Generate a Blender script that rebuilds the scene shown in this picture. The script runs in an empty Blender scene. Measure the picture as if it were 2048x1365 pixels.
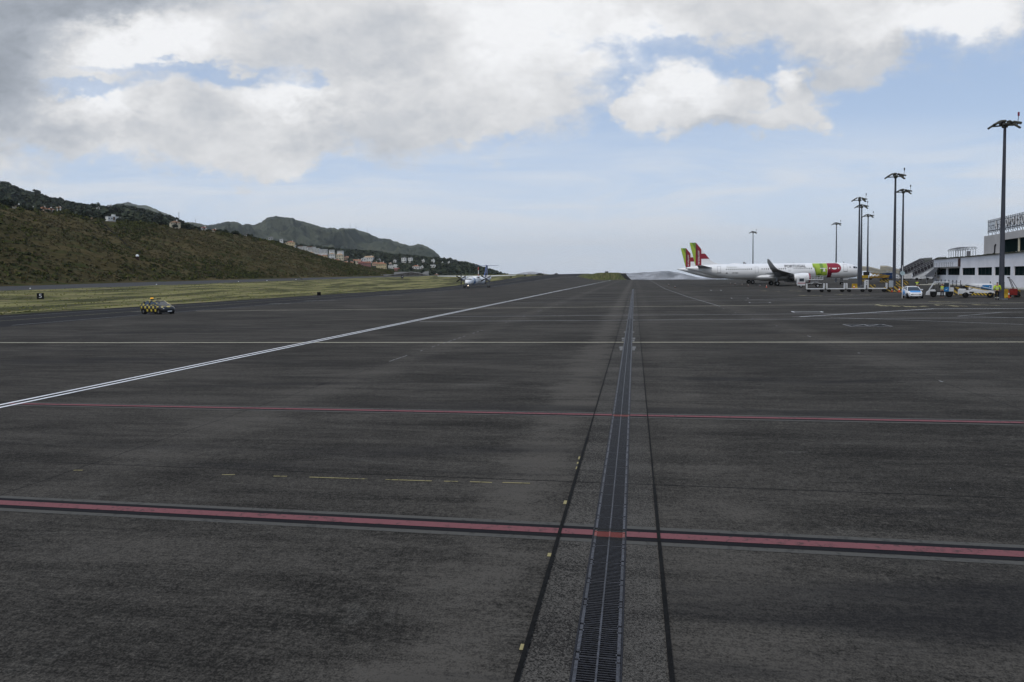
import bpy, bmesh, math, random
import numpy as np
from mathutils import Vector, Matrix
random.seed(7); rng = np.random.default_rng(7)
sc = bpy.context.scene
COL = sc.collection

# ---------------------------------------------------------------- camera
F, CX, CY, CAMH = 1335.0, 1024.0, 612.0, 3.4
RHO = math.radians(0.6); SLOPE = math.tan(math.radians(0.47))
VX, VY = 1269.0, 551.0
_y = np.array([VX-CX, CY-VY, -F]); _y /= np.linalg.norm(_y)
_z = np.cross(np.array([math.cos(RHO), math.sin(RHO), 0.0]), _y); _z /= np.linalg.norm(_z)
_x = np.cross(_y, _z)
W2C = np.array([_x, _y, _z]).T
cam_d = bpy.data.cameras.new('camera'); cam = bpy.data.objects.new('camera', cam_d); COL.objects.link(cam)
R = W2C.T
cam.matrix_world = Matrix(((R[0][0], R[0][1], R[0][2], 0), (R[1][0], R[1][1], R[1][2], 0), (R[2][0], R[2][1], R[2][2], CAMH), (0, 0, 0, 1)))
cam_d.sensor_width = 36.0; cam_d.lens = F/2048*36.0
cam_d.shift_y = -(682.5-CY)/2048
cam_d.clip_start = 0.1; cam_d.clip_end = 80000
sc.camera = cam
def ray(px, py): return W2C.T @ np.array([px-CX, CY-py, -F])
def gp(px, py, h=0.0):
    r = ray(px, py); t = (CAMH-h)/(SLOPE*r[0]-r[2]); return (t*r[0], t*r[1])
def at(px, py, D):
    r = ray(px, py); t = D/math.hypot(r[0], r[1]); return (t*r[0], t*r[1], CAMH+t*r[2])
def azim(px):
    r = ray(px, 555); return math.atan2(r[0], r[1])

# ---------------------------------------------------------------- light and sky
SUN_EL, SUN_ROT = math.radians(58), math.radians(215)
sun_d = bpy.data.lights.new('sun', 'SUN'); sun_d.energy = 1.6; sun_d.angle = math.radians(14); sun_d.color = (1.0, 0.95, 0.88)
sun = bpy.data.objects.new('sun', sun_d); COL.objects.link(sun)
_sd = Vector((math.sin(SUN_ROT)*math.cos(SUN_EL), math.cos(SUN_ROT)*math.cos(SUN_EL), math.sin(SUN_EL)))
sun.rotation_euler = _sd.to_track_quat('Z', 'Y').to_euler(); sun.location = _sd*200
sc.view_settings.view_transform = 'Standard'; sc.view_settings.look = 'None'
sc.view_settings.exposure = 0.0; sc.view_settings.gamma = 1.0; sc.view_settings.use_curve_mapping = False
SKYS = 0.1
wd = bpy.data.worlds.new('World'); sc.world = wd; wd.use_nodes = True
nt = wd.node_tree; N = nt.nodes; L = nt.links
for n in list(N): N.remove(n)
class G:
    """tiny node-graph writer"""
    def __init__(s, nt): s.nt = nt
    def put(s, sock, v):
        if isinstance(v, bpy.types.NodeSocket): s.nt.links.new(v, sock)
        elif isinstance(v, (tuple, list)) and len(v) == 3 and sock.type == 'RGBA': sock.default_value = (*v, 1)
        else: sock.default_value = v
    def m(s, op, a, b=0.0, c=None, clamp=False):
        n = s.nt.nodes.new('ShaderNodeMath'); n.operation = op; n.use_clamp = clamp
        s.put(n.inputs[0], a); s.put(n.inputs[1], b)
        if c is not None: s.put(n.inputs[2], c)
        return n.outputs[0]
    def mix(s, f, a, b, mode='MIX'):
        n = s.nt.nodes.new('ShaderNodeMix'); n.data_type = 'RGBA'; n.blend_type = mode
        s.put(n.inputs[0], f); s.put(n.inputs[6], a); s.put(n.inputs[7], b); return n.outputs[2]
    def ss(s, v, a, b, x=0.0, y=1.0):
        n = s.nt.nodes.new('ShaderNodeMapRange'); n.interpolation_type = 'SMOOTHSTEP'
        s.put(n.inputs[0], v); s.put(n.inputs[1], a); s.put(n.inputs[2], b); s.put(n.inputs[3], x); s.put(n.inputs[4], y); return n.outputs[0]
    def noise(s, vec, scale, detail=4, rough=0.5, dist=0.0, out=0, lac=2.0):
        n = s.nt.nodes.new('ShaderNodeTexNoise'); s.put(n.inputs['Vector'], vec); n.inputs['Scale'].default_value = scale
        n.inputs['Detail'].default_value = detail; n.inputs['Roughness'].default_value = rough; n.inputs['Distortion'].default_value = dist
        n.inputs['Lacunarity'].default_value = lac; return n.outputs[out]
    def comb(s, x, y, z):
        n = s.nt.nodes.new('ShaderNodeCombineXYZ'); s.put(n.inputs[0], x); s.put(n.inputs[1], y); s.put(n.inputs[2], z); return n.outputs[0]
    def sep(s, v):
        n = s.nt.nodes.new('ShaderNodeSeparateXYZ'); s.put(n.inputs[0], v); return n.outputs
    def vm(s, op, a, b):
        n = s.nt.nodes.new('ShaderNodeVectorMath'); n.operation = op; s.put(n.inputs[0], a); s.put(n.inputs[1], b); return n.outputs[0]
g = G(nt)
tc = N.new('ShaderNodeTexCoord'); dv = g.sep(tc.outputs['Generated'])
# direction -> (u right, v up) on a plane one unit ahead along the yaw of the view; clouds drift over the whole sphere
YAW = azim(1024)
fx, fy = math.sin(YAW), math.cos(YAW)
fwd = g.m('ADD', g.m('MULTIPLY', dv[0], fx), g.m('MULTIPLY', dv[1], fy))
rgt = g.m('SUBTRACT', g.m('MULTIPLY', dv[0], fy), g.m('MULTIPLY', dv[1], fx))
den = g.m('ADD', g.m('ABSOLUTE', fwd), 0.12)
U = g.m('DIVIDE', rgt, den); V = g.m('DIVIDE', dv[2], den)
def uv(px, py):
    r = ray(px, py); r = r/np.linalg.norm(r); f = r[0]*fx+r[1]*fy; dd = abs(f)+0.12
    return ((r[0]*fy-r[1]*fx)/dd, r[2]/dd)
P3 = g.comb(U, g.m('MULTIPLY', V, 1.5), 0.0)
warp = g.noise(P3, 4.5, 3, 0.55, 0, 1)
wv = g.sep(warp)
fine = g.sep(g.noise(P3, 14.0, 9, 0.66, 0, 1))
Uw = g.m('ADD', U, g.m('ADD', g.m('MULTIPLY', g.m('SUBTRACT', wv[0], .5), .20), g.m('MULTIPLY', g.m('SUBTRACT', fine[0], .5), .13)))
Vw = g.m('ADD', V, g.m('ADD', g.m('MULTIPLY', g.m('SUBTRACT', wv[1], .5), .13), g.m('MULTIPLY', g.m('SUBTRACT', fine[1], .5), .11)))
def blob(px, py, rx, ry, uu=None, vv=None, ang=0.0):
    u0, v0 = uv(px, py); k = 1/(F*1.12)
    du = g.m('SUBTRACT', uu or Uw, u0); dw = g.m('SUBTRACT', vv or Vw, v0)
    if ang:
        c, s_ = math.cos(math.radians(ang)), math.sin(math.radians(ang))
        du, dw = g.m('ADD', g.m('MULTIPLY', du, c), g.m('MULTIPLY', dw, s_)), g.m('SUBTRACT', g.m('MULTIPLY', dw, c), g.m('MULTIPLY', du, s_))
    a = g.m('DIVIDE', du, rx*k); b = g.m('DIVIDE', dw, ry*k)
    return g.m('SUBTRACT', 1.0, g.m('SQRT', g.m('ADD', g.m('MULTIPLY', a, a), g.m('MULTIPLY', b, b))))
def union(bl, k=.12):
    o = bl[0]
    for b in bl[1:]: o = g.m('SMOOTH_MAX', o, b, k)
    return o
CLOUDS = [(150,-40,560,180),(60,120,300,190),(180,235,380,70),(470,245,300,85),(300,90,230,70),(560,300,150,55),(800,70,420,200),
          (780,230,270,110),(1010,150,220,150),(1150,0,280,110),(1500,10,280,95),(1720,20,330,95),(1760,90,120,85),(2000,-20,200,130),(960,245,150,70),
          (520,80,260,60),(120,255,330,75),(330,270,300,70),(-200,200,350,200),(2500,-200,700,330),(1000,-500,1500,420),(-700,-100,700,500)]
PUFF = [(1330,185,105,85),(1395,225,130,58),(1260,200,70,50),(1620,160,88,58),(1500,238,160,40),(1470,180,70,50),(1600,215,75,45)]
cm = union([blob(*b) for b in CLOUDS])
pm = union([blob(*b) for b in PUFF], .2)
det = g.noise(P3, 8.0, 10, 0.66, .25)
det2 = g.noise(P3, 30.0, 5, 0.6)
edge = g.m('ADD', g.m('MULTIPLY', g.m('SUBTRACT', det, .5), .75), g.m('MULTIPLY', g.m('SUBTRACT', det2, .5), .40))
mA = g.ss(g.m('ADD', cm, edge), -0.14, 0.42)
mB = g.ss(g.m('ADD', pm, g.m('MULTIPLY', edge, 1.0)), -0.12, 0.46)
holes = union([blob(405,143,180,20,None,None,-3), blob(610,168,42,34), blob(1345,92,105,38,None,None,-10), blob(230,190,110,22), blob(1560,125,120,22)], .1)
mA = g.m('MULTIPLY', mA, g.ss(g.m('ADD', holes, g.m('MULTIPLY', edge, .9)), -0.1, 0.6, 1.0, 0.30))
dens = g.m('MAXIMUM', mA, mB)
# cloud brightness: lit tops, grey bases
lite = union([blob(300,85,180,60), blob(1060,60,260,120), blob(1345,165,100,70), blob(1250,60,160,60), blob(560,215,110,60), blob(1580,140,60,40), blob(1900,40,200,60), blob(260,230,150,50)], .2)
dark = union([blob(20,100,190,210), blob(120,-30,330,70), blob(700,100,260,75), blob(780,270,180,85), blob(400,235,110,40), blob(620,265,90,50), blob(1440,265,190,24), blob(1720,120,210,70), blob(200,265,200,40)], .2)
deep = union([blob(0,80,170,230), blob(110,-30,300,60)], .2)
br = g.m('ADD', 0.745, g.m('MULTIPLY', g.m('SUBTRACT', det, .5), .46))
br = g.m('ADD', br, g.m('MULTIPLY', g.m('SUBTRACT', g.noise(P3, 22.0, 8, .68, .4), .5), .28))
br = g.m('ADD', br, g.ss(lite, -.25, .85, 0, .25))
br = g.m('SUBTRACT', br, g.ss(dark, -.25, .7, 0, .12))
br = g.m('SUBTRACT', br, g.ss(deep, -.3, .7, 0, .23))
br = g.m('MINIMUM', g.m('MAXIMUM', br, .17), .96)
ccol = g.mix(g.ss(br, .35, .8), (0.90, 0.98, 1.10), (1.0, 1.005, 1.015))
cl = g.vm('SCALE', ccol, (0, 0, 0)); cl.node.inputs['Scale'].default_value = 1
L.new(g.m('DIVIDE', br, SKYS), cl.node.inputs['Scale'])
sky = N.new('ShaderNodeTexSky'); sky.sky_type = 'NISHITA'; sky.sun_disc = False; sky.sun_elevation = SUN_EL; sky.sun_rotation = SUN_ROT
sky.altitude = 60; sky.air_density = 1.0; sky.dust_density = 0.6; sky.ozone_density = 1.5
# thin high veil: pales the blue everywhere, thickest low down, with wispy bands
wn = g.noise(g.comb(g.m('MULTIPLY', U, 1.0), g.m('MULTIPLY', V, 7.0), 0.3), 3.2, 7, .6, .6)
low = g.m('SUBTRACT', 1.0, g.ss(V, 0.0, .27))
bands = g.m('MULTIPLY', g.ss(wn, .38, .64), g.ss(V, .22, .10))
bands = g.m('MULTIPLY', bands, g.ss(V, -.02, .03))
pale = g.mix(low, tuple(c/SKYS for c in (0.56, 0.71, 0.97)), tuple(c/SKYS for c in (0.72, 0.81, 0.95)))
base = g.mix(g.m('ADD', .55, g.m('MULTIPLY', low, .34)), sky.outputs[0], pale)
base = g.mix(g.m('MULTIPLY', bands, .9), base, tuple(c/SKYS for c in (0.74, 0.79, 0.86)))
final = g.mix(g.m('MULTIPLY', dens, .97), base, cl)
bg = N.new('ShaderNodeBackground'); bg.inputs[1].default_value = SKYS; L.new(final, bg.inputs[0])
wo = N.new('ShaderNodeOutputWorld'); L.new(bg.outputs[0], wo.inputs[0])
wd.cycles.sampling_method = 'MANUAL'; wd.cycles.sample_map_resolution = 512

# ---------------------------------------------------------------- helpers
def tag(o, label=None, cat=None, group=None, kind=None):
    if label: o['label'] = label
    if cat: o['category'] = cat
    if group: o['group'] = group
    if kind: o['kind'] = kind
    return o
def empty(name, loc, rz=0.0, label=None, cat=None, group=None):
    o = bpy.data.objects.new(name, None); COL.objects.link(o); o.location = loc; o.rotation_euler = (0, 0, rz)
    o.empty_display_size = .2
    return tag(o, label, cat, group)
def kids(o): return [c for c in COL.objects if c.parent == o]
def copy_tree(o, parent=None):
    c = o.copy(); COL.objects.link(c)
    if parent: c.parent = parent
    for ch in list(o.children): copy_tree(ch, c)
    return c
MATS = {}
def bsdf(name):
    m = bpy.data.materials.new(name); m.use_nodes = True
    nt = m.node_tree; b = nt.nodes['Principled BSDF']; return m, G(nt), b
def mat(name, col, rough=.6, metal=0.0, var=.12, scale=3.0, emit=None, spec=None, bump=0.0):
    if name in MATS: return MATS[name]
    m, g, b = bsdf(name)
    tcn = g.nt.nodes.new('ShaderNodeTexCoord')
    n = g.noise(tcn.outputs['Object'], scale, 5, .6)
    dk = tuple(c*(1-var*1.6) for c in col); lt = tuple(min(1, c*(1+var)) for c in col)
    g.put(b.inputs['Base Color'], g.mix(g.ss(n, .3, .7), dk, lt))
    b.inputs['Roughness'].default_value = rough; b.inputs['Metallic'].default_value = metal
    b.inputs['Specular IOR Level'].default_value = (.5 if rough < .5 else .1) if spec is None else spec
    if emit:
        b.inputs['Emission Color'].default_value = (*emit[:3], 1); b.inputs['Emission Strength'].default_value = emit[3]
    if bump:
        bn = g.nt.nodes.new('ShaderNodeBump'); bn.inputs['Strength'].default_value = bump; bn.inputs['Distance'].default_value = .05
        g.put(bn.inputs['Height'], n); g.put(b.inputs['Normal'], bn.outputs[0])
    MATS[name] = m; return m
def hatch(name, ca, cb, scale, axis=0, rough=.6):
    """stripes / diagonal hazard pattern from object coordinates"""
    if name in MATS: return MATS[name]
    m, g, b = bsdf(name); tcn = g.nt.nodes.new('ShaderNodeTexCoord'); s = g.sep(tcn.outputs['Object'])
    t = g.m('ADD', g.m('ADD', s[0], s[1]), s[2]) if axis == 3 else s[axis]
    f = g.m('GREATER_THAN', g.m('FRACT', g.m('MULTIPLY', t, scale)), .5)
    g.put(b.inputs['Base Color'], g.mix(f, ca, cb)); b.inputs['Roughness'].default_value = rough
    MATS[name] = m; return m

class MB:
    def __init__(s): s.v = []; s.f = []; s.m = []; s.cur = 0
    def mi(s, i): s.cur = i; return s
    def add(s, vs, fs):
        o = len(s.v); s.v += [tuple(p) for p in vs]
        for f in fs: s.f.append(tuple(i+o for i in f)); s.m.append(s.cur)
        return s
    def box(s, x, y, z, sx, sy, sz, rz=0.0, ry=0.0, bev=0.0):
        """box centred at x,y with its BOTTOM at z"""
        hx, hy = sx/2, sy/2; pts = []
        if bev <= 0:
            loc = [(-hx,-hy,0),(hx,-hy,0),(hx,hy,0),(-hx,hy,0),(-hx,-hy,sz),(hx,-hy,sz),(hx,hy,sz),(-hx,hy,sz)]
            fs = [(0,3,2,1),(4,5,6,7),(0,1,5,4),(1,2,6,5),(2,3,7,6),(3,0,4,7)]
        else:
            b = min(bev, hx*.9, hy*.9, sz*.45)
            def ring(z_, i):
                return [(-hx+i,-hy+i+0,z_),(hx-i,-hy+i,z_),(hx-i,hy-i,z_),(-hx+i,hy-i,z_)]
            def oct_(z_, i):
                X, Y = hx-i, hy-i
                return [(-X+b,-Y,z_),(X-b,-Y,z_),(X,-Y+b,z_),(X,Y-b,z_),(X-b,Y,z_),(-X+b,Y,z_),(-X,Y-b,z_),(-X,-Y+b,z_)]
            loc = oct_(0, b*.7)+oct_(b, 0)+oct_(sz-b, 0)+oct_(sz, b*.7)
            fs = [tuple(range(7,-1,-1)), tuple(range(24,32))]
            for k in range(3):
                for i in range(8): j = (i+1) % 8; fs.append((k*8+i, k*8+j, k*8+8+j, k*8+8+i))
        c, sn = math.cos(rz), math.sin(rz); cy, sy_ = math.cos(ry), math.sin(ry)
        for (a, b_, c_) in loc:
            a, c_ = a*cy+c_*sy_, -a*sy_+c_*cy
            pts.append((x+a*c-b_*sn, y+a*sn+b_*c, z+c_))
        return s.add(pts, fs)
    def cyl(s, p0, p1, r0, r1=None, n=12, cap=True):
        r1 = r0 if r1 is None else r1
        p0 = Vector(p0); p1 = Vector(p1); d = (p1-p0)
        if d.length < 1e-9: return s
        d.normalize(); a = d.orthogonal().normalized(); b = d.cross(a)
        vs = []
        for p, r in ((p0, r0), (p1, r1)):
            for i in range(n):
                t = 2*math.pi*i/n; vs.append(p+a*math.cos(t)*r+b*math.sin(t)*r)
        fs = [(i, (i+1) % n, n+(i+1) % n, n+i) for i in range(n)]
        if cap: fs += [tuple(range(n-1,-1,-1)), tuple(range(n, 2*n))]
        return s.add(vs, fs)
    def path(s, pts, r, n=6):
        for a, b in zip(pts[:-1], pts[1:]): s.cyl(a, b, r, r, n)
        return s
    def loft(s, rings, close=True, cap=True):
        n = len(rings[0]); vs = [p for r in rings for p in r]; fs = []
        for k in range(len(rings)-1):
            for i in range(n if close else n-1):
                j = (i+1) % n; fs.append((k*n+i, k*n+j, (k+1)*n+j, (k+1)*n+i))
        if cap and close: fs += [tuple(range(n-1,-1,-1)), tuple(range((len(rings)-1)*n, len(rings)*n))]
        return s.add(vs, fs)
    def prism(s, poly, off):
        """polygon of 3-D points extruded by vector off"""
        n = len(poly); o = Vector(off)
        vs = [Vector(p) for p in poly]+[Vector(p)+o for p in poly]
        return s.add(vs, [tuple(range(n-1,-1,-1)), tuple(range(n,2*n))]+[(i,(i+1)%n,n+(i+1)%n,n+i) for i in range(n)])
    def build(s, name, mats, parent=None, smooth=False, fixn=True):
        me = bpy.data.meshes.new(name); me.from_pydata([tuple(p) for p in s.v], [], s.f)
        if not isinstance(mats, (list, tuple)): mats = [mats]
        for m in mats: me.materials.append(m)
        if len(mats) > 1: me.polygons.foreach_set('material_index', s.m)
        if fixn:
            bm = bmesh.new(); bm.from_mesh(me); bmesh.ops.recalc_face_normals(bm, faces=bm.faces); bm.to_mesh(me); bm.free()
        if smooth:
            me.polygons.foreach_set('use_smooth', [True]*len(me.polygons))
            try: me.set_sharp_from_angle(angle=math.radians(40))
            except Exception: pass
        me.update()
        o = bpy.data.objects.new(name, me); COL.objects.link(o)
        if parent: o.parent = parent
        return o
def npmesh(name, v, f, m, smooth=False, parent=None):
    me = bpy.data.meshes.new(name); v = np.asarray(v, dtype=np.float32); f = np.asarray(f, dtype=np.int32)
    k = f.shape[1]
    me.vertices.add(len(v)); me.vertices.foreach_set('co', v.ravel())
    me.loops.add(f.size); me.loops.foreach_set('vertex_index', f.ravel())
    me.polygons.add(len(f)); me.polygons.foreach_set('loop_start', np.arange(0, f.size, k, dtype=np.int32))
    if smooth: me.polygons.foreach_set('use_smooth', np.ones(len(f), dtype=bool))
    me.update(calc_edges=True); me.validate()
    for mm in (m if isinstance(m, (list, tuple)) else [m]): me.materials.append(mm)
    o = bpy.data.objects.new(name, me); COL.objects.link(o)
    if parent: o.parent = parent
    return o
def vnoise(x, y, seed=0):
    """smooth value noise, numpy arrays"""
    xi = np.floor(x).astype(np.int64); yi = np.floor(y).astype(np.int64); fx = x-xi; fy = y-yi
    fx = fx*fx*(3-2*fx); fy = fy*fy*(3-2*fy)
    def h(a, b):
        n = (a*374761393+b*668265263+seed*144665) & 0x7fffffff
        n = ((n ^ (n >> 13))*1274126177) & 0x7fffffff
        return ((n ^ (n >> 16)) & 0xffff)/65535.0
    return (h(xi, yi)*(1-fx)+h(xi+1, yi)*fx)*(1-fy)+(h(xi, yi+1)*(1-fx)+h(xi+1, yi+1)*fx)*fy
def fbm(x, y, oct_=5, seed=0, rough=.5):
    a = 1.0; t = 0; o = 0
    for i in range(oct_): o = o+a*(vnoise(x*2**i, y*2**i, seed+i*17)-.5); t += a; a *= rough
    return o/t*2
TEXTC = {}
def text_tris(txt, size=1.0, bold=0.0, sx=1.0):
    cu = bpy.data.curves.new('t', 'FONT'); cu.body = txt; cu.size = size; cu.resolution_u = 3; cu.offset = bold; cu.align_x = 'CENTER'; cu.align_y = 'CENTER'
    o = bpy.data.objects.new('t', cu); COL.objects.link(o)
    dg = bpy.context.evaluated_depsgraph_get(); me = o.evaluated_get(dg).to_mesh()
    vs = [(v.co.x*sx, v.co.y) for v in me.vertices]; fs = [tuple(p.vertices) for p in me.polygons]
    o.evaluated_get(dg).to_mesh_clear(); bpy.data.objects.remove(o); bpy.data.curves.remove(cu)
    return vs, fs
# ---------------------------------------------------------------- terrain heights
def sm(t): t = np.clip(t, 0, 1); return t*t*(3-2*t)
HC = [(0,409),(49,419),(80,423),(122,424),(171,435.5),(207,439),(256,441.5),(317,448),(391,460),(447,465),(506,478),(545,486),(584,497.7),(623,511),(662,525),(701,535),(731,548.4),(745,558)]
_hy, _hz = [], []
for px, py in HC:
    r = ray(px, py); t = -330.0/r[0]; _hy.append(t*r[1]); _hz.append(CAMH+t*r[2])
_hy = [-200, 50]+_hy+[_hy[-1]+120]; _hz = [46, 46]+_hz+[1.0]
def hz(x, y, rough=True):
    x = np.asarray(x, float); y = np.asarray(y, float); x, y = np.broadcast_arrays(x, y)
    ramp = np.interp(y, [250, 348, 415, 487, 655, 700, 900], [0, 1.5, 3.0, 4.3, 5.9, 5.0, -6])
    tb = sm((-x-24)/np.interp(y, [480, 600], [38, 18]))
    base = SLOPE*np.clip(x, -75, 400)+ramp*tb
    Lz = np.interp(y, [0, 168, 280, 450, 655, 700, 900], [1.0, 1.2, 2.5, 4.0, 5.6, 4.8, -6])
    u = np.clip((-75-x)/85, 0, 1)
    z = base*(1-sm(u*.9+.1*u))+Lz*sm(u*.9+.1*u)
    # hillside
    hc = np.interp(y, _hy, _hz)
    s = np.clip((-232-x)/98, 0, 1)
    prof = np.where(s < 1, s**1.04, 1.0)
    back = np.clip(-330-x, 0, 300)*.045
    hill = Lz+(hc-Lz)*prof+back
    if rough:
        w = sm((-236-x)/14.0)*sm((x+334)/8)*np.clip(hc/30, .15, 1)
        hill = hill+w*(fbm((y-1.3*x)*.028, x*.012, 4, 3)*4.5+fbm(x*.18, y*.18, 4, 9)*1.6)
        hill = hill+sm((-326-x)/6)*(fbm(x*.1, y*.06, 4, 5)*1.2-1.0)
    return np.where(x < -232, hill, z)
def grid(name, xs, ys, m, zf=None, lift=0.0, smooth=True):
    X, Y = np.meshgrid(np.asarray(xs, float), np.asarray(ys, float)); Z = (zf or hz)(X, Y)+lift
    v = np.stack([X, Y, Z], -1).reshape(-1, 3); a, b = len(ys), len(xs)
    i = np.arange((a-1)*b).reshape(a-1, b)[:, :-1].ravel()
    return npmesh(name, v, np.stack([i, i+1, i+b+1, i+b], 1), m, smooth)
YS = list(np.arange(-60, 705, 10.0))

# ground materials ------------------------------------------------
def ground_mat(name, c0, c1, streak=True, fine=55.0, stainx=True, rough=.85, speck=.50):
    m, g, b = bsdf(name); tcn = g.nt.nodes.new('ShaderNodeTexCoord'); o = tcn.outputs['Object']; s = g.sep(o)
    big = g.noise(g.comb(g.m('MULTIPLY', s[0], .10), g.m('MULTIPLY', s[1], .16), 0.0), 1.0, 6, .6, .3)
    med = g.noise(g.comb(g.m('MULTIPLY', s[0], .22), g.m('MULTIPLY', s[1], 1.3), 0.0), 1.0, 8, .68, .8)
    stk = g.noise(g.comb(g.m('MULTIPLY', s[0], 1.6), g.m('MULTIPLY', s[1], 34.0), 0.0), 1.0, 4, .6)
    fn = g.noise(o, fine, 3, .7)
    fn = g.m('ADD', g.m('MULTIPLY', fn, .6), g.m('MULTIPLY', g.noise(o, fine*.42, 3, .7), .4))
    fn2 = g.noise(o, 9.0, 5, .65)
    t = g.m('ADD', g.m('MULTIPLY', g.ss(big, .3, .7), .42), g.m('MULTIPLY', g.ss(med, .32, .7), .46))
    t = g.m('ADD', t, g.m('MULTIPLY', g.m('SUBTRACT', stk, .5), .95 if streak else .2))
    t = g.m('ADD', t, g.m('MULTIPLY', g.m('SUBTRACT', fn2, .5), .9))
    t = g.m('ADD', t, g.m('MULTIPLY', g.m('SUBTRACT', fn, .5), speck*8.5)); t = g.m('ADD', t, g.m('MULTIPLY', g.ss(g.m('ADD', fn2, g.m('MULTIPLY', fn, .6)), .92, 1.08), .55))
    if stainx:
        # worn pale wash on either side of the drain and along the slab joints, ragged outline
        rag = g.m('MULTIPLY', g.m('SUBTRACT', g.noise(g.comb(g.m('MULTIPLY', s[0], .5), g.m('MULTIPLY', s[1], 1.1), 3.0), 1.0, 7, .65, .5), .5), 3.6)
        d1 = g.m('ABSOLUTE', g.m('ADD', g.m('ADD', s[0], 1.75), rag))
        t = g.m('ADD', t, g.ss(d1, .15, 1.0, .44, 0))
        d2 = g.m('ABSOLUTE', g.m('ADD', g.m('ADD', s[0], 9.6), g.m('MULTIPLY', rag, .8)))
        t = g.m('ADD', t, g.ss(d2, .1, 1.4, .26, 0))
        d3 = g.m('ABSOLUTE', g.m('ADD', g.m('SUBTRACT', s[0], 9.3), g.m('MULTIPLY', rag, 1.2)))
        t = g.m('ADD', t, g.ss(d3, .1, 1.6, .22, 0))
        d4 = g.m('ABSOLUTE', g.m('ADD', g.m('SUBTRACT', s[0], 1.2), rag))
        t = g.m('ADD', t, g.ss(d4, .1, .9, .15, 0))
    c = g.mix(g.m('MINIMUM', g.m('MAXIMUM', t, 0), 2.2), c0, c1)
    if stainx:
        wr = g.noise(g.comb(g.m('MULTIPLY', s[0], .35), g.m('MULTIPLY', s[1], .9), 5.0), 1.0, 9, .72, 1.2)
        c = g.mix(g.m('MULTIPLY', g.ss(wr, .55, .72, 0, .60), g.ss(fn, .35, .65, .1, 1.0)), c, (0.118, 0.112, 0.100))
        # oil and tyre drag bands running across the stands, brown water stains
        ob = g.noise(g.comb(g.m('MULTIPLY', s[0], .05), g.m('MULTIPLY', s[1], .33), 9.0), 1.0, 5, .6, .4)
        c = g.mix(g.ss(ob, .54, .70, 0, .65), c, (0.018, 0.018, 0.019))
        bs = g.m('MULTIPLY', g.ss(g.m('ABSOLUTE', g.m('SUBTRACT', s[1], 38.5)), 0, 3.5, .55, 0), g.ss(s[0], 3.0, 12.0, 0, 1))
        bs = g.m('MULTIPLY', bs, g.ss(g.noise(g.comb(g.m('MULTIPLY', s[0], .12), g.m('MULTIPLY', s[1], .9), 0), 1, 4), .35, .65))
        c = g.mix(bs, c, (0.040, 0.030, 0.020))
        dk_ = g.ss(g.noise(o, .42, 3, .5), .70, .76, 0, .7); c = g.mix(dk_, c, (0.012, 0.012, 0.012))
        # pale spots
        vo = g.nt.nodes.new('ShaderNodeTexVoronoi'); g.put(vo.inputs['Vector'], o); vo.inputs['Scale'].default_value = .55
        sp = g.m('MULTIPLY', g.m('LESS_THAN', vo.outputs['Distance'], g.m('MULTIPLY', g.m('SUBTRACT', g.sep(vo.outputs['Color'])[0], .45), .035)), .6)
        c = g.mix(sp, c, (0.35, 0.36, 0.37))
    g.put(b.inputs['Base Color'], c); b.inputs['Roughness'].default_value = rough; b.inputs['Specular IOR Level'].default_value = .04
    bn = g.nt.nodes.new('ShaderNodeBump'); bn.inputs['Strength'].default_value = .6; bn.inputs['Distance'].default_value = .010
    g.put(bn.inputs['Height'], g.m('ADD', fn, stk)); g.put(b.inputs['Normal'], bn.outputs[0])
    return m
M_APRON = ground_mat('apron_concrete', (0.0165, 0.0158, 0.0142), (0.084, 0.0770, 0.0670))
M_TAXI = ground_mat('taxiway_asphalt', (0.017, 0.0172, 0.019), (0.030, 0.030, 0.031), stainx=False, speck=.15)
M_RUN = ground_mat('runway_asphalt', (0.045, 0.046, 0.048), (0.075, 0.076, 0.078), stainx=False, speck=.1)
M_EDGE = ground_mat('shoulder_asphalt', (0.010, 0.010, 0.011), (0.018, 0.018, 0.018), stainx=False, speck=.1)
M_DRAINC = ground_mat('exposed_aggregate_concrete', (0.018, 0.0172, 0.0160), (0.105, 0.098, 0.087), streak=False, fine=75, stainx=False, speck=.85)

# ---------------------------------------------------------------- apron, taxiway, runway
GX0, GX1, GYEND = -0.55, -0.11, 168.0
def yend(x): return float(np.interp(x, [-18, -7, 40, 110, 300], [533, 533, 430, 330, 300]))
mb = MB()
def cells(xs, ys):
    X, Y = np.meshgrid(xs, ys); Z = hz(X, Y); b = len(xs)
    mb.add(np.stack([X, Y, Z], -1).reshape(-1, 3).tolist(), [(r*b+c, r*b+c+1, (r+1)*b+c+1, (r+1)*b+c) for r in range(len(ys)-1) for c in range(b-1)])
cells([-53, -48, -43, -38, -34, -30, -26, -22, -18], [y for y in YS if y <= 520])
def strip_ap(x0, x1, y0=-60):
    ya, yb = yend(x0), yend(x1)
    mb.add([(x0, y0, SLOPE*x0), (x1, y0, SLOPE*x1), (x1, yb, SLOPE*x1), (x0, ya, SLOPE*x0)], [(0, 1, 2, 3)])
strip_ap(-18, -7); strip_ap(-7, -0.98)
for a, b_ in ((0.30, 40), (40, 110), (110, 300)): strip_ap(a, b_)
strip_ap(-0.98, 0.30, GYEND)
apron = tag(mb.build('apron', M_APRON, smooth=False), kind='structure')
ds = MB()
for a, b_ in ((-0.98, GX0), (GX1, 0.30)):
    ds.add([(a, -60, SLOPE*a), (b_, -60, SLOPE*b_), (b_, GYEND, SLOPE*b_), (a, GYEND, SLOPE*a)], [(0, 1, 2, 3)])
tag(ds.build('drain_surround', M_DRAINC), kind='structure')
tag(grid('taxiway', [-71.5, -66, -62, -57, -53], YS, M_TAXI), kind='structure')
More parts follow.
